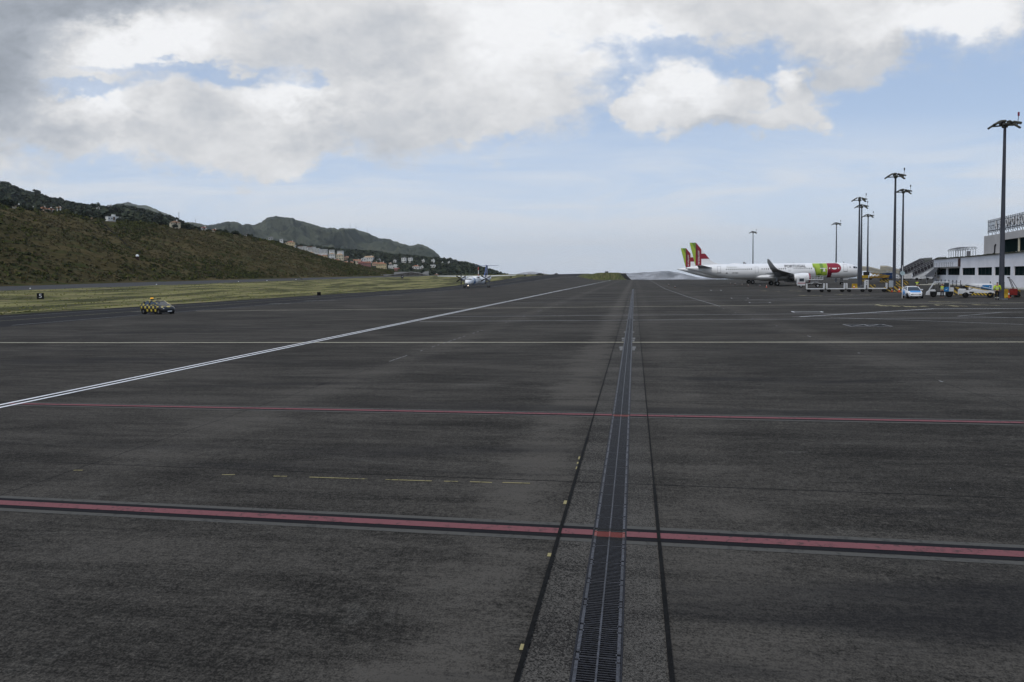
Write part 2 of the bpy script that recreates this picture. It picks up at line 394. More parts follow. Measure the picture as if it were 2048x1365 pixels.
tag(grid('taxiway_shoulder', [-75.5, -73, -71.5], YS, M_EDGE), kind='structure')
tag(grid('taxiway_fork', [-53, -48, -44], [y for y in YS if y >= 520], M_TAXI), kind='structure')
tag(grid('runway', [-232, -220, -200, -180, -161], YS, M_RUN), kind='structure')

# grass -----------------------------------------------------------
def grass_mat(name, pal, sc_=.08):
    m, g, b = bsdf(name); tcn = g.nt.nodes.new('ShaderNodeTexCoord'); o = tcn.outputs['Object']; s = g.sep(o)
    n1 = g.noise(g.comb(g.m('MULTIPLY', s[0], sc_*2.2), g.m('MULTIPLY', s[1], sc_*.35), 0), 1.0, 6, .6, .6)
    n2 = g.noise(o, .35, 6, .65, .4); n3 = g.noise(o, 2.2, 5, .7)
    c = g.mix(g.ss(n1, .36, .62), pal[0], pal[1])
    c = g.mix(g.ss(n2, .45, .68), c, pal[2])
    c = g.mix(g.m('MULTIPLY', g.ss(n1, .55, .44), g.ss(n3, .35, .6, .3, .8)), c, pal[3])
    g.put(b.inputs['Base Color'], c); b.inputs['Roughness'].default_value = .95; b.inputs['Specular IOR Level'].default_value = .1
    bn = g.nt.nodes.new('ShaderNodeBump'); bn.inputs['Strength'].default_value = .6; bn.inputs['Distance'].default_value = .15
    g.put(bn.inputs['Height'], n3); g.put(b.inputs['Normal'], bn.outputs[0]); return m
M_GRASS = grass_mat('mown_grass', [(0.062, 0.070, 0.018), (0.195, 0.185, 0.070), (0.19, 0.155, 0.085), (0.017, 0.019, 0.007)])
M_BANK = grass_mat('bank_grass', [(0.045, 0.060, 0.014), (0.085, 0.095, 0.028), (0.13, 0.095, 0.055), (0.035, 0.040, 0.012)], .3)
def hg(x, y):
    w = sm((-75.5-x)/3)*sm((x+161)/3)
    return hz(x, y)+w*(.10+fbm(x*.12, y*.035, 3, 21)*.35+.25*np.sin((x+75)/85*math.pi*3)*.6)
gxs = list(np.linspace(-161, -75.5, 40)); gys = list(np.arange(-60, 705, 5.0))
o = grid('grass', gxs, gys, M_GRASS, hg); tag(o, 'mown grass strip between the taxiway and the runway', 'grass', kind='structure')
# tufts so that the strip is not a clean sheet
def tufts(n, h, m, name, label, cat):
    y = 40*(12.0**rng.random(n)); x = rng.uniform(-160, -76.2, n); z = hg(x, y); a = rng.uniform(0, 6.28, n); w = h*rng.uniform(.6, 1.6, n); hh = h*rng.uniform(.5, 1.3, n)
    dx, dy = np.cos(a)*w, np.sin(a)*w; lx, ly = rng.uniform(-.3, .3, n)*hh, rng.uniform(-.3, .3, n)*hh
    v = np.stack([np.stack([x-dx, y-dy, z-.03], -1), np.stack([x+dx, y+dy, z-.03], -1), np.stack([x+dx*.5+lx, y+dy*.5+ly, z+hh], -1), np.stack([x-dx*.7+lx, y-dy*.7+ly, z+hh*.8], -1)], 1).reshape(-1, 3)
    o = npmesh(name, v, np.arange(4*n).reshape(-1, 4), m); return tag(o, label, cat, kind='stuff')
M_TUFT = mat('dry_tuft', (0.19, 0.19, 0.06), .95, 0, .45, .08, spec=.1)
tufts(7000, .13, M_TUFT, 'grass_tufts', 'tufts of taller dry grass scattered over the mown strip', 'grass')

# bank at the far end of the apron ---------------------------------
def hb(x, y):
    x, y = np.broadcast_arrays(np.asarray(x, float), np.asarray(y, float))
    e = sm((y-519)/26)*sm((-6.0-x)/7); top = 5.9+fbm(x*.15, y*.08, 3, 4)*.5
    lt = hz(x, y); lft = sm((x+46)/16)
    return np.maximum(SLOPE*x+e*top*lft*.98+(1-lft)*np.maximum(lt-SLOPE*x, 0), -70)
tag(grid('grass_bank', list(np.linspace(-44, -6, 26)), list(np.linspace(519, 620, 40)), M_BANK, hb), kind='structure')
mb = MB(); M_DCON = mat('dark_concrete', (0.05, 0.05, 0.05), .9)
mb.prism([(-13.5, 548, 5.0), (-7.0, 548, 5.0), (-5.8, 548, 3.0), (-3.0, 548, .2), (0, 548, -1.5), (-6.0, 548, -1.5), (-9.0, 548, 3.0), (-13.5, 548, 4.0)], (0, 3, 0))
o = mb.build('retaining_wall', M_DCON); tag(o, 'dark sloping end wall closing the grass bank beside the sea', 'wall')
# apron edge deck drop to the sea
mb = MB()
pe = [(-7, 533), (40, 430), (110, 330), (300, 300)]
for a, b_ in zip(pe[:-1], pe[1:]):
    mb.add([(a[0], a[1], SLOPE*a[0]), (b_[0], b_[1], SLOPE*b_[0]), (b_[0], b_[1], -62), (a[0], a[1], -62)], [(0, 1, 2, 3)])
tag(mb.build('apron_edge_deck', mat('deck_concrete', (0.2, 0.2, 0.19), .9)), kind='structure')

# sea ---------------------------------------------------------------
m, g2, b = bsdf('sea_water'); tcn = g2.nt.nodes.new('ShaderNodeTexCoord')
b.inputs['Base Color'].default_value = (0.02, 0.045, 0.07, 1); b.inputs['Roughness'].default_value = .25
bn = g2.nt.nodes.new('ShaderNodeBump'); bn.inputs['Strength'].default_value = .5; bn.inputs['Distance'].default_value = 1.0
g2.put(bn.inputs['Height'], g2.noise(tcn.outputs['Object'], .06, 6, .6)); g2.put(b.inputs['Normal'], bn.outputs[0])
mb = MB(); n = 96
mb.add([(0, 0, -60)]+[(14000*math.sin(2*math.pi*i/n), 14000*math.cos(2*math.pi*i/n), -60) for i in range(n)], [(0, 1+(i+1) % n, 1+i) for i in range(n)])
tag(mb.build('sea', m), kind='structure')
# land under everything on the island side
mb = MB(); mb.add([(-5200, -200, -20), (-233, -200, -3), (-44, 700, -9), (-60, 1100, -30), (-400, 3400, -59.5), (-5200, 3400, -20)], [(0, 1, 2, 3, 4, 5)])
tag(mb.build('island_ground', mat('scrub_ground', (0.05, 0.055, 0.03), .95, 0, .3, .01)), kind='structure')

# ---------------------------------------------------------------- hillside
def veg_mat(name, cols, s1, s2, s3, bump=1.0, dist=.6, slant=False):
    m, g, b = bsdf(name); tcn = g.nt.nodes.new('ShaderNodeTexCoord'); o = tcn.outputs['Object']; s = g.sep(o)
    p = g.comb(g.m('MULTIPLY', s[0], .28), g.m('MULTIPLY', g.m('SUBTRACT', s[1], g.m('MULTIPLY', s[0], 1.3)), 1.1), 0.0) if slant else o
    n1 = g.noise(p, s1, 6, .6, .5); n2 = g.noise(p, s2, 6, .65, .4); n3 = g.noise(g.comb(g.m('MULTIPLY', s[0], .5), g.m('SUBTRACT', s[1], s[0]), s[2]) if slant else o, s3, 4, .7)
    c = g.mix(g.ss(n1, .38, .62), cols[0], cols[1]); c = g.mix(g.ss(n2, .46, .62), c, cols[2])
    c = g.mix(g.m('MULTIPLY', g.ss(n3, .5, .68), .8), c, cols[3])
    c = g.mix(g.m('MULTIPLY', g.ss(g.noise(p, s1*2.3, 5, .6, .3), .60, .72), .7), c, cols[4])
    g.put(b.inputs['Base Color'], c); b.inputs['Roughness'].default_value = 1.0; b.inputs['Specular IOR Level'].default_value = .05
    bn = g.nt.nodes.new('ShaderNodeBump'); bn.inputs['Strength'].default_value = bump; bn.inputs['Distance'].default_value = dist
    g.put(bn.inputs['Height'], g.m('ADD', n3, n2)); g.put(b.inputs['Normal'], bn.outputs[0]); return m
M_HILL = veg_mat('hillside_scrub', [(0.056, 0.047, 0.020), (0.100, 0.078, 0.036), (0.042, 0.050, 0.016), (0.020, 0.019, 0.009), (0.055, 0.028, 0.020)], .03, .10, .9, 1.0, .8, True)
hx = list(np.arange(-560, -345, 12.0))+list(np.arange(-344, -229.9, 2.2)); hys = list(np.arange(-180, 930, 2.6))
tag(grid('hillside', hx, hys, M_HILL), kind='structure')

# ---------------------------------------------------------------- far mountains
class Range:
    def __init__(s, name, pts, Dc, Df, zf, m, seed, du=2.0, nt_=40, pw=.8, amp=.18, jag=0.0, back=.25, fq=1.0, clampf=.97, smooth=True):
        s.px = np.array([p[0] for p in pts], float); s.Dc, s.Df, s.zf, s.pw, s.amp, s.seed, s.fq, s.jag, s.cf = Dc, Df, zf, pw, amp, seed, fq, jag, clampf
        s.tn = np.array([(at(p[0], p[1], 1.0)[2]-CAMH) for p in pts])
        us = np.arange(s.px[0], s.px[-1]+du, du); ts = np.linspace(0, 1, nt_)
        az = np.array([azim(u) for u in us])
        Ug, Tg = np.meshgrid(us, ts, indexing='ij'); Dg = Df+(Dc-Df)*Tg; Zg = s.z(Ug, Dg)
        zc = Zg[:, -1:]; bk = np.array([1.05, 1.15, 1.35]); Db = np.repeat(Dc*bk[None], len(us), 0); Zb = zc-(zc-zf)*np.array([.12, .4, 1.0])[None]
        Da = np.concatenate([Dg, Db], 1); Za = np.concatenate([Zg, Zb], 1)
        v = np.stack([Da*np.sin(az)[:, None], Da*np.cos(az)[:, None], Za], -1).reshape(-1, 3); A, B = len(us), nt_+3
        i = np.arange((A-1)*B).reshape(A-1, B)[:, :-1].ravel()
        s.o = npmesh(name, v, np.stack([i, i+B, i+B+1, i+1], 1), m, smooth); tag(s.o, kind='structure')
    def z(s, u, D):
        u = np.asarray(u, float); D = np.asarray(D, float); t = np.clip((D-s.Df)/(s.Dc-s.Df), 0, 1)
        zc = CAMH+s.Dc*np.interp(u, s.px, s.tn)+s.jag*fbm(u*.09, u*0+s.seed*1.3, 5, s.seed, .65)
        a = AZ0+np.arctan((u-CX)/F*.98); x, y = D*np.sin(a), D*np.cos(a); h = zc-s.zf
        L_ = (s.Dc-s.Df)/s.fq
        rid = 1-np.abs(fbm(x/L_*3.0, y/L_*3.0, 5, s.seed+5, .55))*2.2
        z = s.zf+h*t**s.pw+h*s.amp*(rid-.5)*np.sin(np.pi*np.minimum(1, t*1.02))
        cl = CAMH+(zc-CAMH)*s.cf*D/s.Dc
        return np.where((t < 1) & (zc > CAMH), np.minimum(z, cl), np.where(t < 1, z, zc))
    def hit(s, px, py):
        for D in np.linspace(s.Df, s.Dc, 160):
            p = at(px, py, D)
            if p[2] <= float(s.z(px, D)): return p, D
        p = at(px, py, s.Dc); return (p[0], p[1], float(s.z(px, s.Dc))), s.Dc
AZ0 = azim(1024)
A_PTS = [(-90,348),(-40,359),(0,370),(24,373),(46,384),(73,391.5),(98,399.5),(127,405),(151,411),(186,417),(220,419.5),(244,417),(269,420),(293,427),(322,435),(347,444),(366,451),(381,458),(420,480),(450,500)]
B_PTS = [(180,460),(210,425),(232,410),(259,404.5),(281,411.5),(298,410.5),(317,419),(342,429),(356,437),(366,446),(400,462),(430,480)]
C_PTS = [(340,455),(369,446),(389,445),(414,451),(436,448),(467,443),(487,448),(512,450),(526,444),(537,436),(551,433),(575,435),(604,442),(633,451),(653,455),(672,455.7),(679,458.6),(682,456.5),(700,456.6),(711,457.6),(721,462),(740,467),(746,470.6),(759,477),(782,478.8),(801,487),(820,491.6),(837,488),(853,493),(869.5,502),(880.5,513),(886,522),(890,534),(900,556),(930,566)]
D_PTS = [(480,474),(520,480),(560,486),(600,494),(650,499),(700,504.8),(727,506),(755,508),(790,513),(823,515.7),(853,519),(886,522.5),(900,523),(919,528),(938,530.7),(960,537.6),(987,546),(1008,553),(1040,563),(1070,566)]
E_PTS = [(1000,560),(1020,553),(1040,546.5),(1062,543.3),(1085,546.5),(1100,549.8),(1125,553),(1150,562)]
E2_PTS = [(1190,560),(1215,549),(1234,546),(1260,547),(1290,545),(1320,543),(1341,542.7),(1363,547),(1391,554),(1420,558),(1450,560),(1500,563)]
M_WOOD = veg_mat('wooded_slope', [(0.028, 0.034, 0.018), (0.045, 0.050, 0.026), (0.020, 0.026, 0.013), (0.014, 0.018, 0.010), (0.075, 0.075, 0.045)], .006, .03, .12, 1.0, 3.0)
M_MTN = veg_mat('sun_patched_mountain_scrub', [(0.052, 0.062, 0.046), (0.090, 0.098, 0.068), (0.030, 0.040, 0.034), (0.016, 0.022, 0.020), (0.28, 0.29, 0.18)], .0018, .006, .03, 1.0, 14.0)  # last, palest colour paints sunlit patches onto the scrub
M_ISLE = mat('hazy_island_rock', (0.27, 0.27, 0.28), 1.0, 0, .42, .004, spec=.05)  # rock colour paled to grey-blue, distance haze painted in
RB = Range('distant_peak', B_PTS, 5200, 4200, 100, M_MTN, 31, 2.0, 30, .9, .15, 12)
RC = Range('mountains', C_PTS, 3600, 2000, -10, M_MTN, 42, 1.2, 140, .85, .5, 9, fq=1.6)
RA = Range('wooded_mountain', A_PTS, 1350, 640, 40, M_WOOD, 17, 2.0, 70, .85, .12, 0)
RD = Range('wooded_ridge', D_PTS, 1250, 640, -8, M_WOOD, 23, 2.0, 60, .9, .10, 0)
RE = Range('sea_island', E_PTS, 9300, 8200, -60, M_ISLE, 5, 1.0, 50, .8, .5, 5, clampf=1)
RE2 = Range('sea_headland', E2_PTS, 9300, 8000, -60, M_ISLE, 8, 1.0, 60, .8, .55, 8, clampf=1)

# leaf clumps -------------------------------------------------------
def foliage_mat(name, cols, s=.2):
    m, g, b = bsdf(name); tcn = g.nt.nodes.new('ShaderNodeTexCoord')
    ge = g.nt.nodes.new('ShaderNodeNewGeometry')
    n = g.noise(tcn.outputs['Object'], s, 3, .6); r = ge.outputs['Random Per Island']
    c = g.mix(g.ss(n, .35, .65), cols[0], cols[1]); c = g.mix(g.ss(r, .55, 1.0), c, cols[2]); c = g.mix(g.ss(r, .3, .0), c, cols[3])
    g.put(b.inputs['Base Color'], c); b.inputs['Roughness'].default_value = .9; b.inputs['Specular IOR Level'].default_value = .1
    return m
def clump_mesh(name, pts, sizes, m, nq=16, leaf=.33, squash=.75, parent=None, core=True):
    pts = np.asarray(pts, float); sizes = np.asarray(sizes, float); n = len(pts)
    th = rng.uniform(0, 2*np.pi, (n, nq)); cz = rng.uniform(-.35, 1, (n, nq)); rr = rng.uniform(.72, 1.05, (n, nq))
    sq = np.sqrt(1-cz**2); dirs = np.stack([sq*np.cos(th), sq*np.sin(th), cz*squash], -1)
    c = pts[:, None, :]+dirs*(rr*sizes[:, None])[..., None]
    a = rng.normal(size=(n, nq, 3)); a /= np.linalg.norm(a, axis=-1, keepdims=True)
    nrm = dirs/np.linalg.norm(dirs, axis=-1, keepdims=True)+a*.7; nrm /= np.linalg.norm(nrm, axis=-1, keepdims=True)
    t1 = np.cross(nrm, rng.normal(size=(n, nq, 3))); t1 /= np.linalg.norm(t1, axis=-1, keepdims=True); t2 = np.cross(nrm, t1)
    L_ = (leaf*sizes[:, None]*rng.uniform(.7, 1.5, (n, nq)))[..., None]
    q = np.stack([c-t1*L_-t2*L_*.7, c+t1*L_-t2*L_*.5, c+t1*L_*.8+t2*L_, c-t1*L_*.6+t2*L_*.9], 2).reshape(-1, 3)
    f = np.arange(len(q)).reshape(-1, 4)
    if core:  # inner rough octahedron so that a crown is dense in the middle
        oc = np.array([(1,0,0),(0,1,0),(-1,0,0),(0,-1,0),(0,0,.8),(0,0,-.5)])*.8
        cv = (pts[:, None, :]+oc[None]*(sizes[:, None, None]*rng.uniform(.75, 1.15, (n, 6, 1)))).reshape(-1, 3)
        of = np.array([(0,1,4,4),(1,2,4,4),(2,3,4,4),(3,0,4,4)])
        tri = np.array([(0,1,4),(1,2,4),(2,3,4),(3,0,4),(1,0,5),(2,1,5),(3,2,5),(0,3,5)])
        # keep one polygon size: triangles -> split quads
        tf = (np.arange(n)[:, None, None]*6+tri[None]).reshape(-1, 3)
        qf = np.concatenate([f[:, [0, 1, 2]], f[:, [0, 2, 3]]]); v = np.concatenate([q, cv]); ff = np.concatenate([qf, tf+len(q)])
        return npmesh(name, v, ff, m, False, parent)
    return npmesh(name, q, f, m, False, parent)
M_SHRUB = foliage_mat('shrub_leaves', [(0.034, 0.041, 0.012), (0.056, 0.056, 0.019), (0.092, 0.10, 0.022), (0.018, 0.022, 0.010)], .05)
M_BRUSH = foliage_mat('dry_brush', [(0.088, 0.071, 0.031), (0.060, 0.054, 0.021), (0.135, 0.108, 0.050), (0.034, 0.028, 0.014)], .04)
M_TREES = foliage_mat('tree_leaves', [(0.022, 0.032, 0.022), (0.034, 0.043, 0.027), (0.052, 0.060, 0.034), (0.012, 0.018, 0.014)], .02)
nn = 44000
y = rng.uniform(120, 800, nn); x = rng.uniform(-338, -234, nn); s_ = (-232-x)/98; keep = np.interp(y, _hy, _hz) > 4
z = hz(x, y); nv = fbm(x*.02+y*.01, y*.016, 4, 77); u1 = rng.random(nn)
ga = keep & (u1 < np.maximum(.02, .14+nv*1.1+np.where(s_ > .88, .5, 0))); gb = keep & ~ga & (rng.random(nn) < .5)
szs = rng.uniform(.4, 1.15, nn)+np.where(s_ > .93, rng.uniform(0, .7, nn), 0); s2 = rng.uniform(.3, .85, nn)
_pp = CX+F*np.tan(np.arctan2(x, y)-azim(1024))
for cp, cw in ((100, 30), (64, 22), (34, 20), (188, 14), (226, 30), (350, 22), (408, 13), (429, 12), (474, 13), (493, 10)): ga &= ~((np.abs(_pp-cp) < cw/2) & (s_ > .88))
pts = np.stack([x, y, z+szs*.2], -1)[ga]; szs = szs[ga]; p2 = np.stack([x, y, z+s2*.15], -1)[gb]; s2 = s2[gb]
tag(clump_mesh('hillside_shrubs', pts, szs, M_SHRUB, 14, .36, .8), 'green shrubs covering the airport cutting slope', 'shrubs', kind='stuff')
tag(clump_mesh('hillside_brush', p2, s2, M_BRUSH, 9, .42, .7, core=False), 'dry brown brush covering the airport cutting slope', 'brush', kind='stuff')
CLEARS = []
def wood(rg, n, px0, px1, smin, smax, name, label, crest=.0, t0=0.0):
    u = rng.uniform(px0, px1, n); t = np.where(rng.random(n) < crest, 1.0, t0+(1-t0)*rng.random(n)**.8)
    D = rg.Df+(rg.Dc-rg.Df)*t; a = np.array([azim(q) for q in u]); z = rg.z(u, D); s = rng.uniform(smin, smax, n); k = z > -6
    for (cp, cD, cw) in CLEARS: k &= ~((np.abs(u-cp) < cw/2+1.5) & (D > cD-170) & (D < cD+8))
    P = np.stack([D*np.sin(a), D*np.cos(a), z+s*np.where(t < 1, .3, .05)], -1)[k]
    return tag(clump_mesh(name, P, s[k], M_TREES, 14, .30, .9), label, 'woodland', kind='stuff')
# ---------------------------------------------------------------- painted markings and joints
def paint_mat(name, col, wear=.35, rough=.7, sc_=6.0):
    m, g, b = bsdf(name); tcn = g.nt.nodes.new('ShaderNodeTexCoord'); o = tcn.outputs['Object']; s = g.sep(o)
    n = g.noise(o, sc_, 6, .7, .3); n2 = g.noise(g.comb(g.m('MULTIPLY', s[0], .6), g.m('MULTIPLY', s[1], .6), 0), 1, 4, .6)
    f = g.m('MULTIPLY', g.ss(g.m('ADD', n, g.m('MULTIPLY', g.m('SUBTRACT', n2, .5), .5)), .5, .68), wear)
    g.put(b.inputs['Base Color'], g.mix(f, col, (0.035, 0.035, 0.034))); b.inputs['Roughness'].default_value = rough
    b.inputs['Specular IOR Level'].default_value = .05
    return m
P_WHITE = paint_mat('white_paint', (0.78, 0.79, 0.80), .3)
P_DIM = paint_mat('worn_white_paint', (0.26, 0.26, 0.26), .7)
P_CREAM = paint_mat('cream_paint', (0.66, 0.61, 0.46), .3)
P_YEL = paint_mat('yellow_paint', (0.30, 0.26, 0.13), .7, sc_=14)
P_YELD = paint_mat('worn_yellow_paint', (0.34, 0.30, 0.17), .75, sc_=3)
P_RED = paint_mat('red_paint', (0.18, 0.072, 0.078), .65, sc_=11)
P_BLACK = paint_mat('black_paint', (0.011, 0.011, 0.013), .1)
P_GREY = paint_mat('scoured_edge', (0.082, 0.080, 0.073), .7, sc_=9)
M_JOINT = mat('joint_sealant', (0.007, 0.007, 0.007), .8, 0, .3, 9)
def quad_strip(mb, pts, w, lift, step=8.0):
    """flat ribbon of width w along pts (x, y) lying on the ground"""
    out = []
    for (x0, y0), (x1, y1) in zip(pts[:-1], pts[1:]):
        d = math.hypot(x1-x0, y1-y0); n = max(1, int(d/step)) if (min(x0, x1) < -22) else 1
        for k in range(n):
            a = (x0+(x1-x0)*k/n, y0+(y1-y0)*k/n); b_ = (x0+(x1-x0)*(k+1)/n, y0+(y1-y0)*(k+1)/n)
            nx, ny = -(y1-y0)/d*w/2, (x1-x0)/d*w/2
            q = [(a[0]-nx, a[1]-ny), (b_[0]-nx, b_[1]-ny), (b_[0]+nx, b_[1]+ny), (a[0]+nx, a[1]+ny)]
            mb.add([(x, y, float(hz(x, y))+lift) for x, y in q], [(0, 1, 2, 3)])
    return mb
def marking(name, strips, m, w, lift):
    mb = MB()
    for p in strips: quad_strip(mb, p, w, lift)
    return tag(mb.build(name, m, fixn=False), kind='structure')
XL, XR = -120, 150
gapL, gapR = GX0-.0, GX1+.0
def across(y, x0=-53, x1=120, dy=0.0):
    r = []
    if x0 < -18: r.append([(x0, y), (-18, y)])
    r.append([(max(x0, -18), y), (gapL, y)]); r.append([(gapR, y), (x1, y+dy)]); return r
LIFT = .004
marking('red_line_surround', across(8.74, -30, 60), P_GREY, .62, LIFT)
marking('red_line_surround', across(16.32, -18, 70), P_GREY, .55, LIFT)
marking('black_line_border', across(8.74, -30, 60), P_BLACK, .40, LIFT*2)
marking('black_line_border', across(16.32, -18, 70), P_BLACK, .30, LIFT*2)
marking('red_line', across(8.74, -30, 60), P_RED, .18, LIFT*3)
marking('red_line', across(16.32, -18, 70), P_RED, .17, LIFT*3)
marking('cream_line', across(34.35, -53, 120), P_CREAM, .16, LIFT)
marking('cream_line', across(73.5, -53, 60), P_CREAM, .20, LIFT)
for y, m_, x0 in ((51.4, P_DIM, -17), (57.8, P_DIM, -17), (88.9, P_DIM, -17), (105.2, P_DIM, -17), (136.5, P_DIM, -17), (190, P_DIM, -17)):
    marking('stand_line', across(y, x0, 40), m_, .22, LIFT)
marking('white_double_line', [[(-17.58, -10), (-17.46, 515)]], P_WHITE, .145, LIFT*4)
marking('white_double_line', [[(-17.98, -10), (-17.86, 515)]], P_WHITE, .145, LIFT*4)
marking('taxiway_edge_line', [[(-70.3, 10), (-70.3, 640)]], P_DIM, .20, LIFT)
marking('taxiway_edge_line', [[(-54.2, 50), (-54.0, 300), (-50, 420), (-45.5, 515)]], P_DIM, .20, LIFT)
marking('taxiway_centre_line', [[(-62.5, 20), (-62.5, 640)]], P_YELD, .18, LIFT)
mb = MB()
for (px, py, wpx) in ((285, 624, 34), (640, 602, 60), (780, 592, 50), (880, 584.5, 26), (950, 578, 24), (560, 607.5, 40), (1035, 567, 16), (1062, 564.5, 12), (795, 584, 16)):
    a = gp(px-wpx/2, py); b_ = gp(px+wpx/2, py); w = 1.1
    quad_strip(mb, [a, b_], w, LIFT*2)
tag(mb.build('taxiway_patch_marks', paint_mat('faded_patch', (0.12, 0.12, 0.105), .6, sc_=1.5), fixn=False), kind='structure')
def pxline(name, pts, m, w, lift=LIFT): return marking(name, [[gp(*p) for p in pts]], m, w, lift)
pxline('stand_boundary_line', [(1597.6, 634.2), (1868.7, 618), (2150, 617.2)], P_WHITE, .16, LIFT*2)
pxline('stand_boundary_line', [(1585, 634.2), (1648, 634.8), (2048, 649.8), (2200, 656)], P_DIM, .17, LIFT*3)
pxline('stand_boundary_line', [(1915.6, 632.9), (2007, 624.9), (2200, 624.2)], P_DIM, .17, LIFT*2)
pxline('stand_boundary_line', [(1915.6, 633), (2048, 636.6), (2200, 641)], P_DIM, .16, LIFT*3)
pxline('stand_boundary_line', [(1490, 600.6), (1650, 594.2), (1720, 592)], P_DIM, .2, LIFT*2)
pxline('stand_boundary_line', [(1490, 600.8), (1650, 603.6), (1850, 605.5), (2100, 608)], P_DIM, .2, LIFT*3)
pxline('stand_boundary_line', [(1656, 599.8), (1760, 594.5)], P_DIM, .16, LIFT*2)
pxline('stand_boundary_line', [(1498, 580.5), (1620, 580.0)], P_DIM, .25, LIFT*2)
pxline('stand_boundary_line', [(1630, 612), (1760, 611.2)], P_DIM, .16, LIFT*5)
pxline('stand_boundary_line', [(1299, 560.5), (1330, 578), (1375, 594), (1440, 613)], P_DIM, .12, LIFT*2)
def outline(px4, m=P_WHITE, w=.14, fill=None):
    q = [gp(*p) for p in px4]; mb = MB()
    if fill: mb.add([(x, y, float(hz(x, y))+LIFT) for x, y in q], [(0, 1, 2, 3)]); tag(mb.build('stand_marker_panel', fill, fixn=False), kind='structure')
    marking('stand_marker_outline', [[q[i], q[(i+1) % 4]] for i in range(4)], m, w, LIFT*3)
outline([(1686, 649.5), (1764, 649.5), (1785, 653.6), (1704, 653.8)], P_DIM, .12, P_BLACK)
marking('stand_marker_stroke', [[gp(1706, 653), gp(1728, 650), ], [gp(1728, 650), gp(1738, 653)], [gp(1738, 653), gp(1756, 650)]], P_DIM, .12, LIFT*4)
outline([(1583, 623.6), (1641, 623.6), (1646, 625.0), (1589, 625.2)], P_WHITE, .14)
outline([(1498, 604.8), (1538, 604.8), (1541, 606.2), (1500, 606.3)], P_DIM, .16)
outline([(1462, 596.4), (1495, 596.4), (1497, 597.6), (1464, 597.7)], P_DIM, .16)
outline([(1421, 580.4), (1441, 580.4), (1443, 581.8), (1423, 581.9)], P_DIM, .22)
# worn yellow stand characters, seen almost edge on: broken strokes
mb = MB(); R_ = random.Random(4)
for (x0, x1, y0, y1, n) in ((1751, 1855, 610.2, 615.4, 13), (1869, 1936, 609.3, 614.6, 10), (1946, 2000, 609.5, 612.8, 5), (1521, 1560, 582.2, 583.8, 6), (1578, 1600, 581.8, 583, 4), (1597, 1644, 591, 593.0, 7), (1669, 1706, 589.6, 591.4, 6), (1718, 1740, 590.2, 591.2, 4), (1856, 1918, 603.8, 605.4, 7)):
    for k in range(n):
        a = R_.random(); xa = x0+(x1-x0)*(k+.1)/n; ya = y0+(y1-y0)*(.15+.7*k/n)
        dxp = (x1-x0)/n*R_.uniform(.7, 1.4); dyp = R_.choice([0, 0, (y1-y0)*.3, -(y1-y0)*.25])
        quad_strip(mb, [gp(xa, ya), gp(xa+dxp, ya+dyp)], R_.uniform(.22, .5), LIFT*5)
tag(mb.build('yellow_stand_lettering', P_YELD, fixn=False), kind='structure')
# slab joints
JY = [-7.6, 3.55, 10.92, 18.3, 25.6, 40.2, 47.6, 62.2, 80, 95, 112, 130, 150]
jl = [across(y, -18, 60) for y in JY]
marking('slab_joint', [p for q in jl for p in q], M_JOINT, .026, LIFT*.5)
marking('long_joint', [[(-0.985, -3), (-0.985, 14)], [(0.30, -3), (0.30, 10.9)]], M_JOINT, .044, LIFT*5)
marking('long_joint', [[(0.30, 10.9), (0.31, 160)], [(-0.985, 14), (-0.985, 160)]], M_JOINT, .024, LIFT*5)
marking('long_joint', [[(-10.3, -3), (-10.1, 22), (-9.4, 60), (-9.2, 300)], [(9.2, -3), (9.1, 35), (8.5, 60), (8.2, 300)]], M_JOINT, .022, LIFT*.5)
mb = MB()
for k in range(70):
    y = 25.5*(1.028**k)*1.0
    if R_.random() < .5:
        x = float(np.interp(y, [-3, 22, 60, 300], [-10.3, -10.1, -9.4, -9.2])); l = R_.uniform(.15, .5)*(1+y/60)
        quad_strip(mb, [(x, y), (x, y+l)], .045, LIFT*4)
for k in range(14):
    y = 22+k*7.5; x = float(np.interp(y, [-3, 35, 60, 300], [9.2, 9.1, 8.5, 8.2])); quad_strip(mb, [(x, y), (x, y+R_.uniform(.2, .7))], .05, LIFT*4)
tag(mb.build('joint_dashes', P_DIM, fixn=False), kind='structure')
# dabs of old yellow paint left of the drain and along the cross joint
mb = MB()
for (px, py, w, l) in ((1046, 1296, .055, .10), (1099, 1111, .05, .10), (1131, 1006, .055, .16), (1154, 937, .04, .16), (1156, 927, .04, .12), (1159, 917, .045, .2)):
    x, y = gp(px, py); quad_strip(mb, [(x, y-l/2), (x, y+l/2)], w, LIFT*2)
for (xa, xb, ya, yb) in ((147, 166, 941, 941), (444, 470, 949.8, 950.2), (547, 574, 952.8, 953.2), (619, 735, 954.8, 958.6), (771, 864, 959.6, 962.6), (888, 916, 963, 963.6), (940, 984, 964, 965.6), (1005, 1060, 965.6, 967.2)):
    quad_strip(mb, [gp(xa, ya+.6), gp(xb, yb+.6)], .030, LIFT*2)
tag(mb.build('yellow_paint_dabs', P_YEL, fixn=False), kind='structure')

